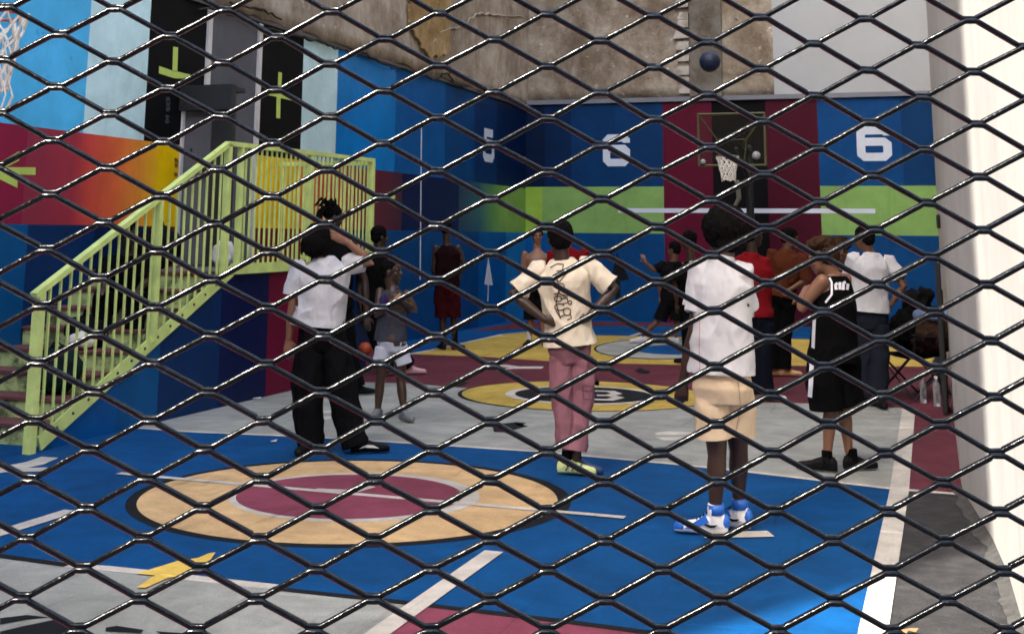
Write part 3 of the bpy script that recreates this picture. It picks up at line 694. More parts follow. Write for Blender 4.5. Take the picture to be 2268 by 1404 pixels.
HAIR = dict(black=mat('hair_black', (.004, .0035, .0035), .9, .08, bump=1.0, bscale=120), brown=mat('hair_brown', (.022, .011, .006), .9, .1, bump=1.0, bscale=120, col2=(.06, .03, .016)))
eye_m = mat('eye', (.01, .008, .007), .2); eyew = mat('eye_white', (.12, .11, .10), .35)
def cloth(name, rgb, k=1.0, var=.06): return mat('cloth_'+name, srgb(*rgb, k), .92, .08, var=var, scale=14, bump=.25, bscale=260)

class Pn:
    def __init__(s, label, foot, group=None, voxel=.009, cat='person'):
        s.P = G(*foot); s.v = V((s.P.x, s.P.y, 0)).normalized(); s.u = V((s.v.y, -s.v.x, 0)); s.vox = voxel
        s.root = empty('person', s.P, label, cat, group); s.body = bmesh.new(); s.skin = None
    def J(s, x, y, d=0):                                 # pixel on the person's own upright plane, pushed d metres back
        r = ray(x, y); t = (s.P.dot(s.v)+d)/r.dot(s.v); return V((0, 0, HC))+r*t
    def L(s, r, d, z): return s.P+s.u*r+s.v*d+V((0, 0, z))   # metres: right, away, up
    def dirv(s, a): a = math.radians(a); return s.v*math.cos(a)+s.u*math.sin(a)   # 0 away, 90 right, 180 to the viewer
    # ---- body pieces
    def limb(s, pts, rad): tube(s.body, pts, rad, 14)
    def arm(s, sh, el_, wr, k=1.0):
        s.limb([sh, sh.lerp(el_, .35), el_, el_.lerp(wr, .3), wr], [.048*k, .046*k, .037*k, .040*k, .025*k])
    def leg(s, hp, kn, an, k=1.0):
        s.limb([hp, hp.lerp(kn, .5), kn, kn.lerp(an, .3), kn.lerp(an, .7), an], [.085*k, .072*k, .052*k, .056*k, .040*k, .032*k])
    def torso(s, sl_, sr_, pel, w=1.0):
        mid = (sl_+sr_)/2; ax = (sr_-sl_); hw = ax.length/2; ax.normalize(); up = (mid-pel).normalized(); dp = ax.cross(up).normalized(); s.ax, s.up, s.dp, s.mid, s.pel, s.hw = ax, up, dp, mid, pel, hw
        L_ = (mid-pel).length
        rg = [(-.12, .13, .10), (0, .16*w, .115), (.2, .145*w, .10), (.42, .135*w, .10), (.72, .165*w, .122), (.88, hw*.95, .105), (.98, hw*.74, .078), (1.06, hw*.45, .065), (1.12, .055, .055)]
        loft(s.body, [ering(pel+up*(L_*t), ax*a, dp*b_, 20) for t, a, b_ in rg])
    def head(s, c, a, pitch=0, hair='short', hc='black', k=1.0, roll=0, hs=None, faceon=True):
        f = s.dirv(a); f = (f*math.cos(math.radians(pitch))+V((0, 0, math.sin(math.radians(pitch))))).normalized()
        r = f.cross(V((0, 0, 1))).normalized(); u = r.cross(f)
        if roll: q = Matrix.Rotation(math.radians(roll), 3, f); r = q @ r; u = q @ u
        rot = Matrix((r, f, u)).transposed(); T = lambda x, y, z: c+(r*x+f*y+u*z)*k
        B = s.body
        ell(B, T(0, -.012, .025), (.077*k, .097*k, .086*k), rot, 3); ell(B, T(0, .028, -.045), (.056*k, .062*k, .072*k), rot, 3); ell(B, T(0, .062, -.098), (.026*k, .024*k, .020*k), rot)
        tube(B, [T(0, .086, .008), T(0, .104, -.026), T(0, .100, -.034)], [.009*k, .014*k, .013*k], 8)
        for x in (-1, 1):
            ell(B, T(.074*x, -.008, -.018), (.010*k, .020*k, .032*k), rot); ell(B, T(.030*x, .074, .016), (.024*k, .014*k, .009*k), rot); ell(B, T(.040*x, .062, -.03), (.022*k, .02*k, .02*k), rot)
        ell(B, T(0, .088, -.062), (.023*k, .010*k, .006*k), rot); ell(B, T(0, .086, -.074), (.020*k, .010*k, .007*k), rot)
        tube(B, [s.mid-V((0, 0, .03)) if hasattr(s, 'mid') else T(0, -.02, -.2), (s.mid+T(0, -.02, -.08))/2+V((0, 0, .01)) if hasattr(s, 'mid') else T(0, -.02, -.15), T(0, -.015, -.05)], [.062, .054, .055], 14)
        s.T, s.rot, s.hk = T, rot, k; s.hairspec = (hair, hc, hs)
        s.eyes = []
        for x in (-1, 1): b = bmesh.new(); ell(b, T(.030*x, .0785, -.004), (.011*k, .010*k, .005*k), rot); s.eyes.append(b)
        b = bmesh.new()
        for x in (-1, 1): ell(b, T(.030*x, .0885, -.004), (.006*k, .004*k, .006*k), rot, 1); tube(b, [T(.015*x, .092, .020), T(.046*x, .082, .022)], .004*k, 5)
        s.brow = b
    def mkhair(s):
        hair, hc, hs = s.hairspec; T, k, rot = s.T, s.hk, s.rot; b = bmesh.new(); m = HAIR[hc]
        sd = hash(round(s.P.x*100)) % 50
        if hair == 'none': return
        if hair == 'short': ell(b, T(0, -.024, .038), (.084*k, .098*k, .086*k), rot, 3); ell(b, T(0, -.05, -.02), (.072*k, .06*k, .06*k), rot, 3); me = remesh(b, .009, 1, .012, .03, sd)
        elif hair == 'buzz': ell(b, T(0, -.022, .034), (.0815*k, .098*k, .083*k), rot, 3); ell(b, T(0, -.05, -.02), (.068*k, .056*k, .06*k), rot, 3); me = remesh(b, .009, 1, .004, .02, sd)
        elif hair == 'afro': z = hs or (.125, .125, .12); ell(b, T(0, -.035, .045), tuple(q*k for q in z), rot, 3); ell(b, T(0, -.055, -.02), (.088*k, .07*k, .08*k), rot, 3); me = remesh(b, .009, 0, .022, .03, sd)
        elif hair == 'curly':
            z = hs or (.115, .12, .075); ell(b, T(0, -.01, .075), tuple(q*k for q in z), rot, 3); ell(b, T(0, -.05, .0), (.088*k, .075*k, .08*k), rot, 3)
            q = random.Random(sd)
            for i in range(60):
                th = q.uniform(0, 6.28); ph = q.uniform(-.2, 1.4); ell(b, T(z[0]*math.cos(th)*math.cos(ph), -.01+z[1]*math.sin(th)*math.cos(ph), .075+z[2]*math.sin(ph)), (.018,)*3, None, 1)
            me = remesh(b, .007, 0, .010, .02, sd)
        elif hair == 'bun':
            ell(b, T(0, -.02, .038), (.086*k, .10*k, .088*k), rot, 3); q = random.Random(sd)
            for i in range(16):
                th = q.uniform(0, 6.28); a = V((math.cos(th)*.05, -.04+math.sin(th)*.05, .11)); tube(b, [T(*a), T(a.x*1.6, a.y*1.5-.01, .15+q.uniform(-.01, .02)), T(a.x*2.1, a.y*1.9-.02, .12+q.uniform(-.05, .01))], [.014, .013, .010], 6)
            for i in range(7):
                x = -.07+i*.022; tube(b, [T(x, -.09, .08), T(x*1.1, -.14, .03), T(x*1.1, -.15, -.04)], [.014, .013, .009], 6)
            me = remesh(b, .007, 0, .006, .02, sd)
        elif hair == 'shag':   # long full hair over ears and nape
            ell(b, T(0, -.03, .03), (.098*k, .115*k, .098*k), rot, 3); ell(b, T(0, -.06, -.05), (.095*k, .075*k, .09*k), rot, 3); q = random.Random(sd)
            for i in range(46):
                th = q.uniform(2.6, 6.8); a = (math.cos(th)*.088, -.03+math.sin(th)*.095); tube(b, [T(a[0], a[1], .04), T(a[0]*1.12, a[1]*1.12-.01, -.03), T(a[0]*1.1, a[1]*1.1, -.11+q.uniform(-.02, .03))], [.015, .013, .006], 6)
            me = remesh(b, .008, 0, .009, .025, sd)
        me.materials.append(m); link('hair', me, s.root)
    def hand(s, wr, d, nrm, curl=.5, k=1.0, thumb=1):
        """d: along the palm, nrm: the way the fingers curl"""
        d = d.normalized(); nrm = (nrm-d*nrm.dot(d)).normalized(); sd = d.cross(nrm)*thumb; B = s.body
        loft(B, [ering(wr-d*.02, sd*.022*k, nrm*.018*k, 12), ering(wr+d*.02*k, sd*.032*k, nrm*.017*k, 12), ering(wr+d*.06*k, sd*.041*k, nrm*.016*k, 12), ering(wr+d*.092*k, sd*.040*k, nrm*.013*k, 12)])
        for i, (o, ln) in enumerate(((-.031, .062), (-.010, .074), (.011, .080), (.032, .070))):
            p = wr+d*(.088-abs(o)*.15)*k+sd*o*k; a = curl*(.5+.12*(3-i)); q1 = p+(d*math.cos(a)+nrm*math.sin(a)+sd*o*1.2)*ln*.45*k; a2 = a*2.1; q2 = q1+(d*math.cos(a2)+nrm*math.sin(a2))*ln*.32*k; a3 = a*2.9; q3 = q2+(d*math.cos(a3)+nrm*math.sin(a3))*ln*.23*k
            tube(B, [p, q1, q2, q3], [.0092*k, .0088*k, .008*k, .0072*k], 8)
        t0 = wr+d*.025*k+sd*.026*k; t1 = t0+(d*.55+sd*.75+nrm*.25)*.038*k; t2 = t1+(d*.85+sd*.35+nrm*.35)*.032*k; tube(B, [t0, t1, t2], [.012*k, .0105*k, .0085*k], 8)
    def finish(s, skin, hair=True):
        sk_ = SKIN[skin]; me = remesh(s.body, s.vox, 1); me.materials.append(sk_); s.bodyo = link('body', me, s.root)
        if hasattr(s, 'T'):
            if hair: s.mkhair()
            [obj('eye', q, eyew, s.root, True) for q in s.eyes]; obj('eyebrows', s.brow, eye_m, s.root, True)
    # ---- clothing
    def shirt(s, m, hem, sl_=None, sr_=None, widths=(.19, .175, .19, .21), depth=(.135, .125, .14, .14), sleeve=.85, ease=.0, slr=(.078, .088), name='shirt', collar=True, disp=.016, hemc=None, tank=False, seed=0, arms=True):
        """hem: metres above ground of the lower edge; widths/depths at hem, waist, chest, armpit"""
        b = bmesh.new(); up, ax, dp, mid, pel, hw = s.up, s.ax, s.dp, s.mid, s.pel, s.hw
        hc = hemc or (pel+up*((hem-pel.z)/max(up.z, .3))); L_ = (mid-hc)
        ring = lambda t, a, d_, q=1.0: ering(hc+L_*t, ax*a, dp*d_, 28, q)
        rg = [ring(-.09, widths[0], depth[0]), ring(.02, widths[0]+.002, depth[0]+.002), ring(.3, widths[1], depth[1]), ring(.65, widths[2], depth[2]), ring(.84, widths[3], depth[3])]
        if tank: rg += [ring(.97, hw*.72, .105), ring(1.04, hw*.5, .08)]
        else: rg += [ring(.92, hw+.028, .118), ring(1.0, hw*.86, .095), ring(1.06, hw*.58, .082), ring(1.12, .078, .068)]
        loft(b, rg); cuts = [(hc, -L_, .30, .15)]
        if not tank and arms:
            for (sh, el_) in s.sleeves:
                e = sh.lerp(el_, sleeve); e_x = e+(el_-sh).normalized()*.03; lim = max(widths)+.004; cuts.append((e, el_-sh, .13, .07, lambda q, lim=lim, mid=mid.copy(), ax=ax.copy(): abs((q-mid).dot(ax)) > lim)); tube(b, [sh.lerp(mid, .25), sh, sh.lerp(e, .5), e_x], [.056, .070, slr[0]*.98, slr[1]], 16, False)
        me = remesh(b, s.vox*1.1, 2, disp, .13, seed); trim(me, cuts); me.materials.append(m); return link(name, me, s.root)
    def pants(s, m, legs, waist, r=(.105, .095, .085, .08), hip=(.175, .13), name='trousers', disp=.016, cuff=None, seed=3):
        """legs: polylines from hip to hem"""
        b = bmesh.new(); pel = s.pel; w = waist; ax, dp = s.ax, s.dp; ax2 = V((ax.x, ax.y, 0)).normalized(); dp2 = V((dp.x, dp.y, 0)).normalized()
        loft(b, [ering(V((pel.x, pel.y, pel.z-.10)), ax2*hip[0]*.86, dp2*hip[1]*.78, 24), ering(V((pel.x, pel.y, pel.z-.02)), ax2*hip[0], dp2*hip[1], 24), ering(V((pel.x, pel.y, w)), ax2*hip[0]*.86, dp2*hip[1]*.9, 24)])
        cuts = []
        for lg in legs:
            n_ = len(lg); rad = [r[0]+(r[-1]-r[0])*i/(n_-1) if len(r) != n_ else r[i] for i in range(n_)]
            lx = list(lg); dd = (V(lg[-1])-V(lg[-2])).normalized(); lx[-1] = V(lg[-1])+dd*.03; tube(b, lx, rad, 18, False); cuts.append((V(lg[-1]), dd, .16, .05))
        me = remesh(b, s.vox*1.1, 2, disp, .15, seed); trim(me, cuts); me.materials.append(m); return link(name, me, s.root)
    def shoe(s, an, a, upper, sole, ln=.28, high=.0, lift=0, sock=None, extra=None):
        """an: ankle point; a: heading in degrees; the sole rests on the ground"""
        f = s.dirv(a); r = f.cross(V((0, 0, 1))); z0 = s.P.z+lift; o = V((an.x, an.y, z0))-f*.07
        k = ln/.28
        def outline(t): # half widths and centre offset along the length
            tab = [(0, .018), (.04, .03), (.15, .034), (.35, .033), (.55, .042), (.72, .048), (.86, .043), (.95, .03), (1, .012)]
            for (a0, b0), (a1, b1) in zip(tab, tab[1:]):
                if t <= a1: return (b0+(b1-b0)*(t-a0)/(a1-a0))*k
            return .012*k
        b = bmesh.new(); N = 22; lo = []; 
        pts = [o+f*ln*(i/N)+r*outline(i/N) for i in range(N+1)]+[o+f*ln*(i/N)-r*outline(i/N) for i in range(N, -1, -1)]
        loft(b, [[p+V((0, 0, .002)) for p in pts], [p+(p-o-f*ln*.5)*.03+V((0, 0, .014)) for p in pts], [p+V((0, 0, .030)) for p in pts]])
        so_ = obj('sole', b, sole, None)
        b = bmesh.new(); rg = []
        for t, h in ((.01, .055), (.08, .085+high*.4), (.2, .085+high*.4), (.34, .085), (.48, .072), (.62, .055), (.78, .046), (.92, .040), (.985, .026)):
            w_ = outline(t)*.93; c = o+f*ln*t+V((0, 0, .022)); rg.append(ering(c+V((0, 0, h*.5-.005)), r*w_, V((0, 0, h*.5+.005)), 16, .75))
        loft(b, rg); tube(b, [o+f*ln*.2+V((0, 0, .05)), V((an.x, an.y, z0+.09+high*.5)), V((an.x, an.y, z0+.10+high))-f*.005], [.040*k, .040*k, .042*k], 14, False)
        me = remesh(b, .0065, 2, .002, .03, 5); me.materials.append(upper); sh = link('shoe', me, s.root)
        so_.parent = sh; so_.matrix_parent_inverse = sh.matrix_world.inverted()
        if extra: extra(sh, o, f, r, z0)
        if sock:
            b = bmesh.new(); tube(b, [V((an.x, an.y, z0+.06)), V((an.x, an.y, z0+sock[1]))], [.040, .036], 12, False); me = remesh(b, .006, 1, .003, .03); me.materials.append(sock[0]); link('sock', me, s.root)
        return sh
    def on(s, ob, segs, wd, m, name, off=.004, d=V((0, 0, 0)), closed=False, par=None):
        """stitch or print a ribbon onto a garment: the line is dropped on the cloth along the person's own depth axis"""
        me = ob.data; bv = BVHTree.FromPolygons([v.co.copy() for v in me.vertices], [tuple(p.vertices) for p in me.polygons])
        b = bmesh.new(); dr = s.v if d.length == 0 else d
        for sg in segs:
            fine = []
            for a0, a1 in zip(sg, sg[1:]):
                n_ = max(1, int((V(a1)-V(a0)).length/.012))
                for k in range(n_): fine.append(V(a0).lerp(V(a1), k/n_))
            fine.append(V(sg[-1])); prev = None
            for i, p in enumerate(fine):
                dd = (fine[min(i+1, len(fine)-1)]-fine[max(i-1, 0)]).normalized(); sd = dr.cross(dd).normalized(); row = []
                for q in (-1, 1):
                    st_ = p+sd*q*wd/2-dr*1.0; h = bv.ray_cast(st_, dr, 1.6)
                    row.append(h[0]-dr*off if h[0] else None)
                if prev and None not in row and None not in prev and (row[0]-prev[0]).length < .06:
                    vv = [b.verts.new(z) for z in (prev[0], row[0], row[1], prev[1])]; b.faces.new(vv)
                prev = row
        return obj(name, b, m, par or ob)

black_c = cloth('black', (14, 14, 16)); white_c = cloth('white', (214, 214, 218), .76, .03); jet = cloth('jet', (8, 8, 9))
sole_w = mat('sole_white', (.75, .74, .70), .6); sole_k = mat('sole_black', (.02, .02, .02), .6); leather_k = mat('shoe_black', (.006, .006, .007), .6, .12, bump=.2, bscale=80)
G1_ = 'players and onlookers on the court'

# ---- man in white tee and beige shorts, nearest
p = Pn('man in white tee, beige shorts and blue and white high-top sneakers', (1590, 1190), G1_, .0065)
sl_, sr_ = p.J(1556, 592, .02), p.J(1640, 600, -.02); pel = p.J(1600, 850)
eL, wL = p.J(1538, 735, .0), p.J(1512, 842, .06); eR, wR = p.J(1652, 730, .12), p.J(1640, 800, .26)
p.torso(sl_, sr_, pel, 1.0); p.sleeves = [(sl_, eL), (sr_, eR)]
p.head(p.J(1602, 524, .02), -35, -14, 'afro', 'black', 1.0, hs=(.125, .13, .12))
p.arm(sl_, eL, wL); p.arm(sr_, eR, wR); p.hand(wL, V((0, 0, -1))-p.u*.1+p.v*.2, p.v, .55, 1, -1); p.hand(wR, p.v-p.u*.4, -p.u, .8)
kL, aL = p.J(1588, 1010, .02), p.J(1584, 1135, .04); kR, aR = p.J(1636, 1000, .12), p.J(1636, 1112, .22)
p.leg(p.J(1582, 850), kL, aL, .98); p.leg(p.J(1625, 850, .03), kR, aR, .98); p.finish('dark')
t1 = p.shirt(white_c, .98, hemc=p.J(1598, 826), widths=(.180, .172, .166, .168), depth=(.150, .135, .13, .128), sleeve=.62, slr=(.072, .078), seed=2, disp=.018)
srt = p.pants(cloth('beige', (208, 186, 156)), [[p.J(1578, 850, .01), p.J(1576, 910, .01), p.J(1582, 968, .02)], [p.J(1630, 850, .03), p.J(1636, 905, .06), p.J(1634, 960, .09)]], p.J(1600, 812).z, r=(.088, .095, .098), hip=(.165, .13), name='shorts', disp=.009)
p.on(srt, [[p.J(1634, 840), p.J(1640, 900), p.J(1628, 962)]], .004, mat('seam_tan', srgb(150, 128, 100), .9), 'side_seam')
p.on(t1, [[p.J(1550, 690), p.J(1549, 760), p.J(1550, 822)]], .003, mat('seam_red', srgb(170, 90, 80), .9), 'side_seam')
hb, hw_ = mat('shoe_blue', srgb(40, 104, 196), .42, bump=.1), mat('shoe_white', (.78, .78, .78), .42)
def swoosh(sh, o, f, r, z0, m=None, side=None):
    b = bmesh.new(); sd = side if side is not None else (r if r.dot(p.v) < 0 else -r)
    pts = [(.145, .062), (.115, .040), (.09, .036), (.075, .048), (.088, .046), (.115, .052)]
    pts = [(.055, .060), (.07, .046), (.095, .043), (.125, .055), (.165, .080), (.125, .064), (.095, .056), (.075, .057)]
    slab(b, [o+f*x+sd*(.040)+V((0, 0, y+.005)) for x, y in pts], sd*.006); obj('emblem', b, m or leather_k, sh)
    # toe cap, heel and collar in blue
def hi_extra(sh, o, f, r, z0):
    side = r if r.dot(p.v) < 0 else -r
    swoosh(sh, o, f, r, z0, leather_k, side)
    b = bmesh.new()
    rg = []
    for t in (.80, .88, .95, 1.0):
        w_ = {.80: .046, .88: .042, .95: .031, 1.0: .014}[t]; h = {.80: .052, .88: .046, .95: .038, 1.0: .022}[t]
        rg.append(ering(o+f*.298*t+V((0, 0, .022+h*.5)), r*w_*1.05, V((0, 0, h*.60)), 16, .8))
    loft(b, rg); obj('toe_guard', b, hb, sh, True)
    b = bmesh.new(); tube(b, [V((o+f*.062)[0:3])+V((0, 0, .11)), o+f*.066+V((0, 0, .165))], [.0455, .046], 16, False); obj('collar', b, hb, sh, True)
    b = bmesh.new(); ell(b, o+f*.018+V((0, 0, .075)), (.028, .034, .045)); obj('heel_patch', b, hb, sh, True)
    b = bmesh.new()
    for i in range(5):
        c = o+f*(.115+.018*i)+V((0, 0, .118-.013*i)); tube(b, [c-r*.022, c+V((0, 0, .006)), c+r*.022], .0045, 6)
    obj('laces', b, leather_k, sh, True)
    b = bmesh.new(); 
    slab(b, [o+f*x+side*.0425+V((0, 0, z)) for x, z in ((.10, .075), (.19, .035), (.235, .035), (.215, .05), (.16, .085), (.12, .115))], side*.004); obj('eyestay', b, hb, sh)
p.shoe(aL, -84, hw_, sole_w, .30, .065, extra=hi_extra); 
p.shoe(aR, -70, hw_, sole_w, .28, .065, lift=.0, extra=hi_extra)

# ---- beige tee with print, hands on hips
p = Pn('man from behind in a cream printed tee and dusty pink trousers, hands on his hips', (1262, 1052), G1_, .0065)
sl_, sr_ = p.J(1192, 600), p.J(1302, 590); pel = p.J(1262, 770)
eL, wL = p.J(1136, 652, -.03), p.J(1207, 708, -.10); eR, wR = p.J(1362, 640, -.03), p.J(1300, 706, -.10)
p.torso(sl_, sr_, pel, .95); p.sleeves = [(sl_, eL), (sr_, eR)]
p.head(p.J(1240, 528, .01), -8, -6, 'short', 'black', 1.04)
p.arm(sl_, eL, wL); p.arm(sr_, eR, wR); p.hand(wL, p.u+V((0, 0, -.15)), p.v, .5, 1, 1); p.hand(wR, -p.u+V((0, 0, -.1)), p.v, .5, 1, -1)
aL, aR = p.J(1256, 1022), p.J(1276, 1015, -.02)
p.leg(p.J(1245, 790), p.J(1252, 905), aL, .85); p.leg(p.J(1282, 790), p.J(1282, 900, .02), aR, .85); p.finish('dark')
cream_t = cloth('cream', (222, 208, 184))
t1 = p.shirt(cream_t, 1.0, hemc=p.J(1264, 764), widths=(.175, .155, .170, .185), depth=(.15, .13, .13, .14), sleeve=.84, slr=(.070, .080), disp=.022, seed=8)
pk = cloth('pink', (148, 102, 112))
tr_ = p.pants(pk, [[p.J(1243, 790), p.J(1246, 850), p.J(1252, 925), p.J(1256, 1002)], [p.J(1286, 790), p.J(1290, 850), p.J(1284, 925, .01), p.J(1276, 998, -.02)]], p.J(1262, 752).z, r=(.086, .080, .068, .060), hip=(.146, .12), disp=.024)
pr = mat('print_brown', srgb(78, 62, 52), .9); q_ = random.Random(4); segs = []
cx = [(1222, 580), (1238, 588), (1252, 600)]
b = []
def loopy(cx_, cy_, rx, ry, a0=0, a1=6.3, n=14): return [p.J(cx_+rx*math.cos(a0+(a1-a0)*i/n), cy_+ry*math.sin(a0+(a1-a0)*i/n)) for i in range(n+1)]
segs = [[p.J(*c) for c in ((1219, 592), (1234, 584), (1248, 585), (1246, 598), (1232, 600))], [p.J(*c) for c in ((1256, 602), (1240, 622), (1226, 618), (1230, 608))],
        loopy(1240, 632, 10, 6), loopy(1248, 645, 9, 7, 1, 6), [p.J(*c) for c in ((1228, 650), (1240, 648), (1252, 656), (1260, 650))], loopy(1236, 660, 8, 6), [p.J(*c) for c in ((1244, 660), (1256, 658), (1258, 668), (1244, 672))],
        loopy(1240, 678, 11, 7, .5, 5.8), loopy(1256, 688, 8, 8), [p.J(*c) for c in ((1232, 686), (1240, 700), (1252, 694))], loopy(1262, 668, 4, 4), [p.J(*c) for c in ((1234, 612), (1238, 640), (1232, 670), (1242, 704))], [p.J(*c) for c in ((1262, 690), (1266, 702), (1256, 706))]]
p.on(t1, segs, .008, pr, 'print')
p.on(tr_, [[p.J(1290, 850), p.J(1316, 853), p.J(1314, 884), p.J(1292, 880), p.J(1290, 850)], [p.J(1291, 862), p.J(1316, 864)]], .006, mat('seam_rose', srgb(120, 70, 82), .9), 'cargo_pocket')
p.on(tr_, [[p.J(1266, 800), p.J(1268, 870), p.J(1266, 930)]], .006, mat('seam_rose', srgb(120, 70, 82), .9), 'seam')
lime_s = mat('shoe_lime', srgb(214, 226, 150), .5); navy_s = mat('shoe_navy', srgb(30, 52, 96), .5)
def run_extra(sh, o, f, r, z0):
    sd = r if r.dot(p.v) < 0 else -r; b = bmesh.new()
    for x in (.06, .10, .14): slab(b, [o+f*x+sd*.040+V((0, 0, .035)), o+f*(x+.012)+sd*.042+V((0, 0, .035)), o+f*(x+.045)+sd*.036+V((0, 0, .085)), o+f*(x+.035)+sd*.034+V((0, 0, .085))], sd*.004)
    obj('side_stripes', b, navy_s, sh)
p.shoe(aL, 100, lime_s, sole_w, .28, sock=(jet, .16), extra=run_extra); p.shoe(aR+p.v*.06, 112, navy_s, lime_s, .27, sock=(jet, .16))

# ---- white tee on the left, hand behind his head
p = Pn('man in white tee and baggy black trousers, hand behind his head', (735, 1003), G1_, .0065)
sl_, sr_ = p.J(664, 592), p.J(772, 584); pel = p.J(712, 745)
eL, wL = p.J(648, 680), p.J(640, 752, .04); eR, wR = p.J(822, 580, -.03), p.J(768, 536, -.06)
p.torso(sl_, sr_, pel, 1.0); p.sleeves = [(sl_, eL), (sr_, eR)]
p.head(p.J(706, 532, .02), 22, -8, 'shag', 'black', 1.0, roll=6)
p.arm(sl_, eL, wL, .95); p.arm(sr_, eR, wR, .95); p.hand(wL, V((0, 0, -1)), p.v, .5, 1, 1); p.hand(wR, -p.u+V((0, 0, .55)), p.v, .45, 1, -1)
aL, aR = p.J(686, 985), p.J(782, 982, -.04)
p.leg(p.J(690, 765), p.J(684, 870), aL, .9); p.leg(p.J(735, 765), p.J(760, 870), aR, .9); p.finish('tan')
t1 = p.shirt(white_c, 1.0, hemc=p.J(704, 722), widths=(.205, .19, .195, .200), depth=(.165, .145, .14, .14), sleeve=.70, slr=(.072, .080), disp=.024, seed=21)
p.pants(black_c, [[p.J(688, 765), p.J(680, 850), p.J(682, 930), p.J(688, 992)], [p.J(738, 765), p.J(756, 850), p.J(772, 930), p.J(788, 988, -.04)]], p.J(712, 700).z, r=(.105, .112, .105, .088), hip=(.178, .13), disp=.024)
def puma(sh, o, f, r, z0):
    sd = r if r.dot(p.v) < 0 else -r; b = bmesh.new(); slab(b, [o+f*x+sd*.041+V((0, 0, z)) for x, z in ((.06, .04), (.10, .05), (.16, .045), (.21, .04), (.17, .062), (.12, .068), (.09, .06))], sd*.004); obj('emblem', b, sole_w, sh)
p.shoe(aR+p.u*.05, 82, leather_k, sole_w, .30, extra=puma); p.shoe(aL-p.v*.03, 205, leather_k, sole_w, .28)

# ---- black jersey
p = Pn('curly haired boy in black basketball jersey and shorts with white side stripes', (1848, 1045), G1_, .0075)
sl_, sr_ = p.J(1822, 622, -.13), p.J(1872, 618, .15); pel = p.J(1846, 765)
eL, wL = p.J(1772, 684, -.12), p.J(1786, 640, .06); eR, wR = p.J(1862, 700, .22), p.J(1800, 660, .2)
p.torso(sl_, sr_, pel, .95); p.sleeves = []
p.head(p.J(1820, 568), -75, -16, 'curly', 'brown', 1.0, hs=(.092, .105, .052))
p.arm(sl_, eL, wL, 1.05); p.arm(sr_, eR, wR); p.hand(wL, p.v*.8+p.u*.5+V((0, 0, .2)), V((0, 0, -1)), .6); p.hand(wR, -p.u, V((0, 0, -1)), .6)
aL, aR = p.J(1832, 1012, -.04), p.J(1880, 1000, .08)
p.leg(p.J(1832, 775, -.06), p.J(1840, 900, -.04), aL, .9); p.leg(p.J(1862, 775, .06), p.J(1868, 900, .06), aR, .9); p.finish('tan')
t1 = p.shirt(jet, .9, hemc=p.J(1846, 800), widths=(.19, .175, .17, .165), depth=(.165, .15, .145, .125), tank=True, disp=.016, seed=31)
sh_ = p.pants(jet, [[p.J(1828, 775, -.05), p.J(1826, 850, -.05), p.J(1832, 905, -.04)], [p.J(1866, 775, .05), p.J(1870, 850, .06), p.J(1872, 900, .06)]], p.J(1846, 745).z, r=(.115, .125, .125), hip=(.18, .155), name='shorts')
jw = mat('jersey_trim', (.70, .70, .74), .8)
p.on(t1, [[p.J(1832, 603), p.J(1842, 625), p.J(1842, 650), p.J(1828, 668)], [p.J(1835, 598), p.J(1850, 602), p.J(1862, 598)]], .014, jw, 'trim', .006)
p.on(t1, [[p.J(1852, 640), p.J(1850, 630), p.J(1855, 626)], [p.J(1860, 640), p.J(1860, 624)], [p.J(1867, 641), p.J(1868, 626), p.J(1873, 624)], [p.J(1876, 641), p.J(1878, 628)]], .02, jw, 'lettering', .006)
p.on(t1, [[p.J(1804, 700), p.J(1802, 740), p.J(1800, 790)]], .022, jw, 'side_stripe', .006)
p.on(sh_, [[p.J(1799, 790), p.J(1796, 850), p.J(1792, 900)]], .030, jw, 'side_stripe', .012)
p.shoe(aL, -80, leather_k, sole_k, .29, sock=(jet, .15)); p.shoe(aR+p.u*.02, 60, leather_k, sole_k, .27, sock=(jet, .15))

# ---- white tee at the right
p = Pn('man in white tee and dark trousers, hands on hips, beside the camp chair', (1938, 902), G1_, .0085)
sl_, sr_ = p.J(1892, 572, -.03), p.J(1968, 578, .03); pel = p.J(1928, 705)
eL, wL = p.J(1878, 630, .08), p.J(1892, 680, .10); eR, wR = p.J(2002, 634, -.03), p.J(1972, 676, -.02)
p.torso(sl_, sr_, pel, 1.0); p.sleeves = [(sl_, eL), (sr_, eR)]
p.head(p.J(1912, 527), -62, -4, 'short', 'black', 1.0)
p.arm(sl_, eL, wL); p.arm(sr_, eR, wR); p.hand(wL, p.u, p.v, .6); p.hand(wR, -p.u, p.v, .6)
aL, aR = p.J(1928, 882, .05), p.J(1944, 886, -.03)
p.leg(p.J(1912, 720), p.J(1922, 800, .04), aL); p.leg(p.J(1946, 720), p.J(1946, 800), aR); p.finish('brown')
p.shirt(white_c, 1.0, hemc=p.J(1926, 690), widths=(.195, .175, .18, .185), depth=(.155, .14, .14, .14), sleeve=.72, slr=(.070, .078), disp=.02, seed=41)
p.pants(cloth('charcoal', (30, 34, 44)), [[p.J(1910, 720), p.J(1914, 800, .03), p.J(1926, 880, .05)], [p.J(1946, 720), p.J(1948, 800), p.J(1946, 884, -.03)]], p.J(1928, 678).z, r=(.10, .09, .08), hip=(.175, .13))
p.shoe(aL, -60, leather_k, sole_k, .28); p.shoe(aR, 160, leather_k, sole_k, .28)

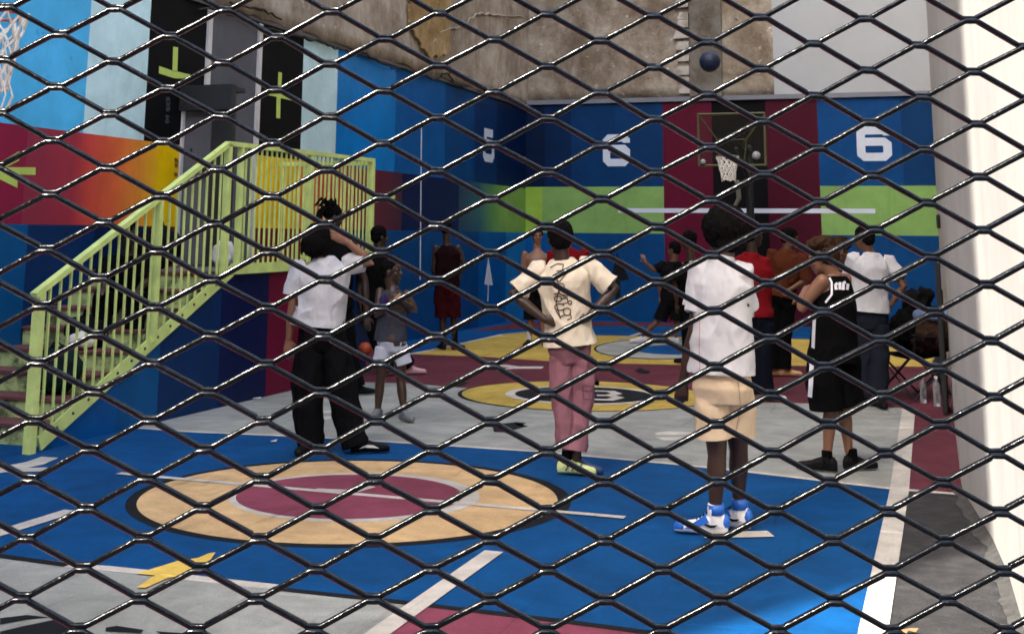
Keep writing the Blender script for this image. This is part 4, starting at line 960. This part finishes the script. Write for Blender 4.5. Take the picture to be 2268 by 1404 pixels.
# ---- boy in a tank top
p = Pn('boy in a dark tank top and pale grey shorts looking right', (862, 932), G1_, .0075)
sl_, sr_ = p.J(842, 645, .02), p.J(900, 650, -.02); pel = p.J(868, 752)
eL, wL = p.J(836, 700, -.05), p.J(866, 668, -.17); eR, wR = p.J(920, 690, -.03), p.J(888, 664, -.17)
p.torso(sl_, sr_, pel, .82); p.sleeves = []
p.head(p.J(868, 600), 112, -2, 'buzz', 'black', .93)
p.arm(sl_, eL, wL, .8); p.arm(sr_, eR, wR, .8); p.hand(wL, p.u+V((0, 0, .3)), p.v, .5, .85); p.hand(wR, -p.u+V((0, 0, .3)), p.v, .5, .85)
aL, aR = p.J(836, 916), p.J(895, 916, -.05)
p.leg(p.J(852, 770), p.J(842, 845), aL, .78); p.leg(p.J(884, 770), p.J(888, 845), aR, .78); p.finish('dark')
t1 = p.shirt(cloth('kidgrey', (58, 60, 70)), .9, hemc=p.J(866, 754), widths=(.142, .13, .14, .14), depth=(.11, .10, .11, .105), tank=True, disp=.012)
p.on(t1, [[p.J(846, 640), p.J(850, 662), p.J(872, 674), p.J(890, 660)]], .05, cloth('kidpurple', (52, 34, 96)), 'chest_panel', .005)
p.pants(cloth('palegrey', (184, 186, 198)), [[p.J(850, 770), p.J(844, 806)], [p.J(884, 770), p.J(894, 806)]], p.J(868, 726).z, r=(.078, .078), hip=(.132, .105), name='shorts', disp=.008)
p.shoe(aL, -150, mat('shoe_grey', srgb(110, 112, 116), .6), sole_w, .23); p.shoe(aR, 150, mat('shoe_grey', srgb(110, 112, 116), .6), sole_w, .23)
tb = bmesh.new(); slab(tb, [p.J(872, 660, -.2), p.J(886, 648, -.2), p.J(890, 660, -.2), p.J(876, 674, -.2)], p.v*.02)
to = obj('phone', tb, mat('phone_tan', srgb(190, 140, 90), .5)); tag(to, 'small tan phone held by the boy in the tank top', 'phone')

# generic standing figure
def stand(label, foot, head, sh, pelv, hands, legs, skin, top, bottom, face, hair='short', hc='black', shoes=(leather_k, sole_k), elbows=None, pitch=-4, shorts=False, bare=False, k=1.0, sleeve=.75, toes=(-60, 60), vox=.010, wd=1.0, tank=False, sock=None, hk=1.0, long=False, hand_d=None):
    p = Pn(label, foot, G1_, vox); J = lambda t: p.J(*t)
    sl_, sr_ = J(sh[0]), J(sh[1]); pel = J(pelv); p.torso(sl_, sr_, pel, wd); el_ = [J(e) for e in elbows]; wr = [J(h) for h in hands]; p.sleeves = [(sl_, el_[0]), (sr_, el_[1])]
    p.head(J(head), face, pitch, hair, hc, hk)
    for i, (s0, e, w_) in enumerate(((sl_, el_[0], wr[0]), (sr_, el_[1], wr[1]))):
        p.arm(s0, e, w_, k); p.hand(w_, (hand_d[i] if hand_d else (w_-e)), p.v, .6, k)
    hp = [pel-p.ax*.085*k-V((0, 0, .04)), pel+p.ax*.085*k-V((0, 0, .04))]; kn = [J(l[0]) for l in legs]; an = [J(l[1]) for l in legs]
    for i in range(2): p.leg(hp[i], kn[i], an[i], .9*k)
    p.finish(skin)
    if not bare:
        p.top = p.shirt(top, 1, hemc=pel+p.up*.02, widths=tuple(x*k for x in (.18, .165, .175, .195)), depth=tuple(x*k for x in (.14, .125, .135, .135)), sleeve=(1.0 if long else sleeve), slr=(.07*k, .075*k), disp=.018, tank=tank, seed=foot[0])
    ends = [h.lerp(n_, .97 if not shorts else 1) for h, n_ in zip(hp, kn)]
    lg = [[hp[i], hp[i].lerp(kn[i], .6), kn[i]+V((0, 0, -.02))] for i in range(2)] if shorts else [[hp[i], kn[i], an[i]+V((0, 0, .0))] for i in range(2)]
    p.bot = p.pants(bottom, lg, pel.z+.08, r=((.10*k, .105*k, .105*k) if shorts else (.10*k, .085*k, .078*k)), hip=(.17*k, .125*k), name='shorts' if shorts else 'trousers', seed=foot[1])
    for i in range(2): p.shoe(an[i], toes[i], shoes[0], shoes[1], .28*k, sock=sock)
    return p

darkred = cloth('darkred', (70, 18, 26)); redc = cloth('red', (112, 16, 24)); brownc = cloth('rust', (76, 38, 22)); navyc = cloth('navyblack', (16, 18, 30))
stand('tall man in black with tied-up locs, in front of the green railing', (752, 876), (738, 478, 0), ((708, 548), (776, 548)), (744, 690), ((700, 690, .05), (812, 700, -.05)), (((724, 780), (718, 858)), ((772, 780), (790, 856))), 'deep', jet, jet, 70, 'bun', elbows=((696, 620), (808, 620)), toes=(-70, 70), hk=1.02)
p = stand('man in black standing behind the boy, a ball at his hip', (880, 832), (842, 524), ((812, 572), (872, 575)), (836, 690), ((800, 690), (868, 690, .1)), (((840, 762), (866, 822)), ((866, 760), (906, 808, .1))), 'deep', jet, black_c, 60, 'short', elbows=((796, 640), (872, 640)), shoes=(mat('shoe_pink', srgb(206, 160, 168), .6), sole_w), toes=(60, 80))
bp_ = p.J(809, 772, -.05); ball('basketball', bp_, .075, mat('ball_orange', srgb(170, 70, 30), .55, bump=.3, bscale=200), 'orange basketball held low beside the man in black behind the boy')
p = stand('man in dark red tank top and maroon shorts, hands on hips, by the left wall', (992, 776), (989, 506), ((966, 548), (1014, 548)), (990, 636), ((968, 612, .05), (1018, 606)), (((980, 700), (982, 765)), ((1004, 700), (1008, 765))), 'deep', cloth('darkest_red', (26, 8, 10)), cloth('maroon_short', (48, 8, 14)), 20, 'buzz', elbows=((960, 600), (1028, 590)), shorts=True, tank=True, toes=(-20, 40), sock=(black_c, .3), hand_d=[V((.5, 0, -.9)), V((-.5, 0, -.9))])
stand('shirtless young man in dark shorts facing the camera near the far corner', (1190, 768), (1190, 522), ((1162, 562), (1218, 562)), (1188, 642), ((1166, 645), (1226, 640)), (((1176, 704), (1172, 755)), ((1202, 704), (1206, 752))), 'light', black_c, black_c, 172, 'short', 'black', elbows=((1158, 606), (1230, 600)), shorts=True, bare=True, sock=(white_c, .22), toes=(-160, 160))
stand('man in a red shirt hidden behind the man in the cream printed tee', (1262, 772), (1256, 520), ((1222, 562), (1296, 560)), (1260, 650), ((1226, 640), (1290, 640)), (((1250, 708), (1248, 760)), ((1272, 708), (1276, 760))), 'brown', redc, black_c, 10, 'short', elbows=((1220, 606), (1294, 600)))
stand('young man in a black tee and shorts raising one finger', (1465, 762), (1492, 552), ((1468, 588), (1512, 588)), (1488, 668), ((1430, 582, -.05), (1464, 655)), (((1462, 706), (1424, 742)), ((1500, 706), (1496, 755))), 'brown', black_c, black_c, -60, 'short', elbows=((1448, 600), (1460, 630)), shorts=True, shoes=(white_c, sole_w), toes=(-90, -60), hand_d=[V((-.4, 0, .9)), V((0, 0, -1))])
stand('dark man in black looking left, half hidden by the foreground man', (1540, 808), (1524, 532), ((1502, 590), (1560, 590)), (1534, 680), ((1500, 670), (1560, 680)), (((1524, 740), (1524, 798)), ((1548, 740), (1550, 798))), 'dark', jet, jet, -70, 'short', elbows=((1496, 632), (1566, 640)))
stand('man in a red polo with black trousers standing right of the foreground man', (1688, 888), (1668, 520), ((1640, 574), (1692, 578)), (1674, 706), ((1668, 680, .15), (1700, 676, .15)), (((1668, 790), (1676, 872)), ((1690, 790), (1698, 872))), 'deep', redc, navyc, 60, 'short', elbows=((1640, 650), (1702, 640)), shoes=(white_c, sole_w), toes=(60, 110), wd=.9)
stand('stooping man in a rust brown long-sleeved top with tan shoes', (1722, 834), (1750, 528), ((1712, 560), (1776, 570)), (1728, 660), ((1704, 626), (1752, 640, -.1)), (((1716, 742), (1714, 822)), ((1736, 742), (1738, 816))), 'brown', brownc, jet, 70, 'short', elbows=((1700, 600), (1786, 620)), shoes=(mat('shoe_tan', srgb(190, 150, 104), .6), sole_w), toes=(75, 80), long=True, pitch=-20)
stand('man whose face shows between the jersey boy and the man in the white tee', (1880, 862), (1862, 556), ((1840, 610), (1890, 610)), (1866, 700), ((1846, 700), (1892, 700)), (((1856, 780), (1860, 850)), ((1880, 780), (1884, 850))), 'brown', black_c, jet, 170, 'curly', 'brown', elbows=((1836, 655), (1896, 655)))

# ---- person sitting on the stairs behind the railing
p = Pn('person in black sitting on the stairs behind the green railing', (400, 893), None, .010)
sx = (XL+XS)/2; base = V((sx+.1, 10.55, .78)); front = V((.35, -1, 0)).normalized(); sdv = V((1, .35, 0)).normalized()
p.P = V((sx, 10.2, 0)); pel = base+V((0, 0, .12)); sl_, sr_ = pel+V((0, 0, .44))-sdv*.17+front*.14, pel+V((0, 0, .44))+sdv*.17+front*.14
p.torso(sl_, sr_, pel); k1, k2 = pel+front*.42+V((0, 0, .14))-sdv*.14, pel+front*.42+V((0, 0, .14))+sdv*.16
f1, f2 = k1+front*.10+V((0, 0, -.50)), k2+front*.12+V((0, 0, -.50))
p.sleeves = [(sl_, sl_.lerp(k1, .5)-sdv*.04), (sr_, sr_.lerp(k2, .5)+sdv*.04)]
p.head((sl_+sr_)/2+V((0, 0, .24))+front*.08, 150, -20, 'short')
p.arm(sl_, p.sleeves[0][1], k1+V((0, 0, .06))); p.arm(sr_, p.sleeves[1][1], k2+V((0, 0, .06))); p.hand(k1+V((0, 0, .06)), front, V((0, 0, -1)), .7); p.hand(k2+V((0, 0, .06)), front, V((0, 0, -1)), .7)
p.leg(pel-sdv*.09, k1, f1); p.leg(pel+sdv*.09, k2, f2); p.finish('dark')
p.shirt(jet, 1, hemc=pel, sleeve=1.0); p.pants(jet, [[pel-sdv*.09, k1, f1], [pel+sdv*.09, k2, f2]], pel.z+.06, r=(.10, .09, .08))
p.P.z = 0
for q_, a_ in ((f1, 190), (f2, 170)): p.shoe(q_, a_, leather_k, sole_w, .28, lift=q_.z-.1)

# ================================================================== THINGS LYING ABOUT
def on_step(y): 
    i = int((y-y0s)/run); return max(0, min(NS, i+1))*rise
def bag(name, c, r, m, label, cat='bag', strap=True, seed=0):
    b = bmesh.new(); ell(b, V(c)+V((0, 0, r[2])), r, None, 3); ell(b, V(c)+V((r[0]*.2, -r[1]*.7, r[2]*.7)), (r[0]*.7, r[1]*.5, r[2]*.55), None, 3)
    if strap: tube(b, [V(c)+V((-r[0]*.4, 0, r[2]*1.8)), V(c)+V((0, -.03, r[2]*2.35)), V(c)+V((r[0]*.4, 0, r[2]*1.8))], .012, 8)
    me = remesh(b, .009, 1, .03, .1, seed); zmin = min(v.co.z for v in me.vertices)
    for v in me.vertices: v.co.z += c[2]-zmin
    me.materials.append(m); o = link(name, me); tag(o, label, cat); return o
bag('backpack', (XS-.42, 9.35, on_step(9.35)), (.22, .15, .17), cloth('bottle_green', (24, 40, 38)), 'dark green backpack slumped on a lower stair', seed=1)
bag('backpack', (XS-.62, 10.0, on_step(10.0)), (.2, .13, .12), cloth('blackbag', (20, 20, 22)), 'flat black bag on the middle of the stairs', seed=2)
bag('cap', (XS-.52, 9.8, on_step(9.8)+.0), (.11, .10, .06), cloth('capwhite', (226, 220, 206)), 'white cap left on a stair behind the balusters', 'cap', False, 4)
bag('backpack', (XL+.35, 11.6, Z1), (.24, .15, .2), cloth('blackbag', (20, 20, 22)), 'black backpack on the landing near the door', seed=5)
bag('shopping_bag', (XS-.3, 11.75, Z1), (.11, .08, .13), cloth('bagwhite', (214, 214, 216)), 'small white bag on the landing behind the railing', 'bag', False, 6)
b = bmesh.new(); c = V((XL+.45, 10.95, on_step(10.95))); box(b, (c.x-.22, c.y-.1, c.z+.001), (c.x+.22, c.y+.1, c.z+.16), .01); slab(b, [c+V((-.22, -.1, .162)), c+V((.22, -.1, .162)), c+V((.14, .1, .26)), c+V((-.14, .1, .26))], V((0, .02, .01)))
o = obj('cardboard_box', b, mat('box_white', srgb(196, 198, 206), .8)); tag(o, 'pale open box on an upper stair', 'box')

# camp chair with clothes, boards and bottles at the right wall
cc0 = G(2030, 878); chair = empty('folding_chair', cc0, 'black folding camp chair holding a heap of clothes by the right wall', 'chair')
fr = V((-.75, -.65, 0)).normalized(); sr2 = V((-fr.y, fr.x, 0)); blk = mat('steel_black', (.015, .015, .017), .35, .5, metal=.3); fab = cloth('chairfabric', (26, 27, 30))
Q = lambda x, y, z: cc0+sr2*x+fr*y+V((0, 0, z))
def rod(nm, a, b_, r=.011): b = bmesh.new(); tube(b, [Q(*a), Q(*b_)], r, 8); return obj(nm, b, blk, chair)
for sx_ in (-.28, .28): rod('leg', (sx_, .26, .0), (-sx_, .26, .44)); rod('leg', (sx_, -.26, .0), (-sx_, -.26, .44)); rod('leg', (sx_, .26, .0), (sx_, -.26, .44)); rod('leg', (sx_, -.26, .0), (sx_, .24, .44)); rod('back_pole', (sx_, -.22, .42), (sx_*1.02, -.34, .90)); rod('arm_pole', (sx_, .24, .42), (sx_*1.05, .24, .64))
def hang(nm, grid_pts, m, th=.012):
    b = bmesh.new(); n_ = len(grid_pts); m_ = len(grid_pts[0]); vs = [[b.verts.new(q) for q in r_] for r_ in grid_pts]
    for i in range(n_-1):
        for j in range(m_-1): b.faces.new((vs[i][j], vs[i+1][j], vs[i+1][j+1], vs[i][j+1]))
    bmesh.ops.solidify(b, geom=b.faces[:], thickness=th); return obj(nm, b, m, chair, True)
hang('seat', [[Q(-.28+.56*i/8, -.24+.5*j/6, .43-.06*math.sin(math.pi*i/8)*math.sin(math.pi*(j+.5)/7)) for j in range(7)] for i in range(9)], fab)
hang('backrest', [[Q(-.28+.56*i/8, -.24-.10*j/5-.05*math.sin(math.pi*i/8), .5+.40*j/5) for j in range(6)] for i in range(9)], cloth('chairbrown', (62, 44, 32)))
for sx_ in (-.29, .29): b = bmesh.new(); tube(b, [Q(sx_, -.28, .63), Q(sx_, 0, .61), Q(sx_, .27, .63)], .022, 8, flat=.5); obj('armrest', b, fab, chair)
def heap(name, c, r, m, label, cat, seed):
    b = bmesh.new(); ell(b, c, r, None, 3); ell(b, c+V((r[0]*.5, 0, r[2]*.3)), (r[0]*.6, r[1]*.8, r[2]*.8), None, 3); me = remesh(b, .009, 1, .06, .11, seed); me.materials.append(m); o = link(name, me); return tag(o, label, cat)
heap('jacket', atY(cc0.y+.1, 2024, 735), (.24, .2, .24), jet, 'crumpled black jacket heaped on the camp chair seat', 'jacket', 3)
heap('shirt', atY(cc0.y-.1, 2062, 700), (.15, .09, .05), cloth('shirtblue', (92, 110, 142)), 'blue grey shirt draped over the top of the camp chair', 'shirt', 7)
pk_ = heap('backpack', atY(cc0.y+.15, 2032, 668), (.14, .12, .12), black_c, 'black backpack hung on the back of the camp chair', 'backpack', 9)
heap('jacket', atY(cc0.y-.05, 2062, 742), (.20, .13, .19), cloth('brownbag', (52, 38, 30)), 'dark brown jacket bundled over the arm of the camp chair by the wall', 'jacket', 12)
b = bmesh.new(); box(b, (.03, 13.35, .002), (.075, 13.55, 1.40), .01); box(b, (.03, 13.55, .001), (.09, 13.95, 1.15), .03)
o = obj('rolled_mat', b, mat('mat_black', (.012, .012, .014), .8)); tag(o, 'tall narrow black panel leaning on the right wall behind the camp chair', 'panel')
b = bmesh.new(); tube(b, [(.10, 16, 1.74), (.10, 16, 1.86)], .022, 8); o = obj('wall_lamp', b, mat('mat_black', (.012, .012, .014), .8)); tag(o, 'small black fixture high on the right wall', 'wall fixture')
glass = mat('bottle_plastic', (.75, .80, .84), .12, .5, var=.02, trans=.85)
def bottle(x, y, label, h=.24, m=glass):
    c = G(x, y); b = bmesh.new(); prof = [(.0, .03), (.008, .034), (.10, .033), (.12, .030), (.14, .033), (.19, .031), (.215, .014), (.24, .013)]
    k = h/.24; loft(b, [ering(c+V((0, 0, z*k+.001)), V((r_*k, 0, 0)), V((0, r_*k, 0)), 16) for z, r_ in prof]); o = obj('water_bottle', b, m, None, True); tag(o, label, 'bottle', 'bottles by the camp chair')
    b = bmesh.new(); loft(b, [ering(c+V((0, 0, z*k)), V((.016*k, 0, 0)), V((0, .016*k, 0)), 12) for z in (.241, .262)]); obj('cap', b, sole_w, o)
bottle(2046, 893, 'clear bottle on the floor left of the other one by the camp chair'); bottle(2076, 900, 'clear bottle on the floor nearest the right wall', .26)
bottle(2080, 868, 'tall pale bottle standing behind the two clear ones under the chair', .40, mat('bottle_grey', srgb(150, 156, 166), .3))
# small litter
lit = mat('litter_paper', (.6, .6, .58), .8); leafm = mat('dry_leaf', (.30, .16, .07), .85)
b = bmesh.new(); c = G(607, 978, .004*3)
slab(b, [c+V((-.02, -.02, .002)), c+V((.025, -.012, .004)), c+V((.018, .02, .012)), c+V((-.015, .015, .003))], V((0, 0, .006))); o = obj('paper_scrap', b, lit); tag(o, 'tiny white paper scrap on the blue floor left of the black trousers', 'litter')
b = bmesh.new(); c = G(570, 883, .012); slab(b, [c+V((-.04, -.02, .002)), c+V((.04, -.012, .004)), c+V((.03, .02, .012)), c+V((-.03, .015, .003))], V((0, 0, .006))); o = obj('paper_scrap', b, lit); tag(o, 'white paper scrap on the grey floor at the foot of the stair side wall', 'litter')
for i, (x, y, lab) in enumerate(((1990, 1402, 'dry brown leaf at the bottom edge right of the white sideline'), (2012, 1398, 'curled brown leaf nearest the right wall at the bottom edge'))):
    c = G(x, y, .012); b = bmesh.new(); slab(b, [c+V((-.035, 0, .001)), c+V((-.01, -.018, .01)), c+V((.03, -.008, .003)), c+V((.04, .006, .014)), c+V((.008, .02, .008))], V((0, 0, .002))); o = obj('dry_leaf', b, leafm); tag(o, lab, 'leaf')

# ================================================================== THE MESH FENCE
fen = empty('mesh_fence', (-.4347, .6332, 0), 'black expanded-metal mesh fence filling the foreground', 'fence')
O = V((-.4347, .6332, 1.7255)); U = V((.9382, .3462, 0)).normalized(); N_ = V((U.y, -U.x, 0))      # N_ points to the viewer
ha, hb_ = .030866, .015038
i0, i1 = -40, 26; z_lo, z_hi = .12, 2.95
j0 = -int((z_hi-O.z)/hb_); j1 = int((O.z-z_lo)/hb_)
metal = bpy.data.materials.new('black_enamel'); metal.use_nodes = True; t = metal.node_tree; B_ = t.nodes['Principled BSDF']
B_.inputs['Base Color'].default_value = (.0015, .002, .003, 1); B_.inputs['Roughness'].default_value = .2; B_.inputs['Specular IOR Level'].default_value = .28
B_.inputs['Coat Weight'].default_value = .12; B_.inputs['Coat Roughness'].default_value = .08
co = t.nodes.new('ShaderNodeTexCoord'); n1 = t.nodes.new('ShaderNodeTexNoise'); n1.inputs['Scale'].default_value = 330; n1.inputs['Detail'].default_value = 5; t.links.new(co.outputs['Object'], n1.inputs['Vector'])
n2 = t.nodes.new('ShaderNodeTexNoise'); n2.inputs['Scale'].default_value = 90; n2.inputs['Detail'].default_value = 3; t.links.new(co.outputs['Object'], n2.inputs['Vector'])
bp1 = t.nodes.new('ShaderNodeBump'); bp1.inputs['Strength'].default_value = .5; bp1.inputs['Distance'].default_value = .001; t.links.new(n1.outputs['Fac'], bp1.inputs['Height'])
bp2 = t.nodes.new('ShaderNodeBump'); bp2.inputs['Strength'].default_value = .35; bp2.inputs['Distance'].default_value = .003; t.links.new(n2.outputs['Fac'], bp2.inputs['Height']); t.links.new(bp1.outputs[0], bp2.inputs['Normal']); t.links.new(bp2.outputs[0], B_.inputs['Normal'])
mr = t.nodes.new('ShaderNodeMapRange'); mr.inputs[1].default_value = .35; mr.inputs[2].default_value = .7; mr.inputs[3].default_value = .12; mr.inputs[4].default_value = .30; t.links.new(n2.outputs['Fac'], mr.inputs[0]); t.links.new(mr.outputs[0], B_.inputs['Roughness'])
verts, faces = [], []
fr_ = random.Random(2); hw2 = .054*2*ha    # half length of the bond
sec = [(-1, -.6), (-.6, -1), (.55, -1), (1, -.55), (1, .42), (.62, .9), (-.55, 1), (-1, .6)]     # strand section: across, depth
for j in range(j0, j1):                    # strand j runs between bond row j (above) and j+1 (below)
    path = []
    for i in range(i0, i1+1):
        top = (i+j) % 2 == 0
        z = O.z-(j if top else j+1)*hb_ + (-.00085 if top else .00085); dep = .0014 if top else -.0014
        sg = -1 if top else 1
        for s_, zz in ((-1.4, .0009), (-1, .0001), (1, .0001), (1.4, .0009)): path.append((i*ha+s_*hw2+fr_.uniform(-.0004, .0004)+.0009*noise.noise(V((i*.3, j*.2, 0))), z+sg*zz+fr_.uniform(-.00022, .00022)+.0007*noise.noise(V((i*.27, j*.23, 8))), dep+fr_.uniform(-.0003, .0003)))
    base = len(verts); P3 = [O+U*a-V((0, 0, O.z))+V((0, 0, z))+N_*d_ for a, z, d_ in path]; n_ = len(P3)
    for k in range(n_):
        tg = (P3[min(k+1, n_-1)]-P3[max(k-1, 0)]).normalized(); a_ = tg.cross(N_).normalized(); 
        if a_.z < 0: a_ = -a_
        b_ = N_
        hx, hy = .00152, .0019
        for (x, y) in sec: verts.append(P3[k]+a_*(x*hx)+b_*(y*hy))
    m8 = len(sec)
    for k in range(n_-1):
        for q in range(m8): a0 = base+k*m8+q; a1 = base+k*m8+(q+1) % m8; faces.append((a0, a1, a1+m8, a0+m8))
me = bpy.data.meshes.new('mesh_panel'); me.from_pydata(verts, [], faces); me.materials.append(metal)
bmx = bmesh.new(); bmx.from_mesh(me); bmesh.ops.recalc_face_normals(bmx, faces=bmx.faces); bmx.to_mesh(me); bmx.free()
link('mesh_panel', me, fen, True)
pm = mat('post_black', (.012, .013, .016), .35, .5)
for a in (i0*ha-.01, i1*ha-.0): 
    c = O+U*a; b = bmesh.new(); loft(b, [[c+U*x*.025+N_*y*.025+V((0, 0, z-O.z)) for x, y in ((-1, -1), (1, -1), (1, 1), (-1, 1))] for z in (0, 3.0)]); obj('post', b, pm, fen)
for z in (z_lo-.02, z_hi+.01):
    b = bmesh.new(); bar_p = [O+U*(i0*ha)+V((0, 0, z-O.z)), O+U*(i1*ha)+V((0, 0, z-O.z))]; loft(b, [[c+N_*x*.02+V((0, 0, y*.02)) for x, y in ((-1, -1), (1, -1), (1, 1), (-1, 1))] for c in bar_p]); obj('rail', b, pm, fen)
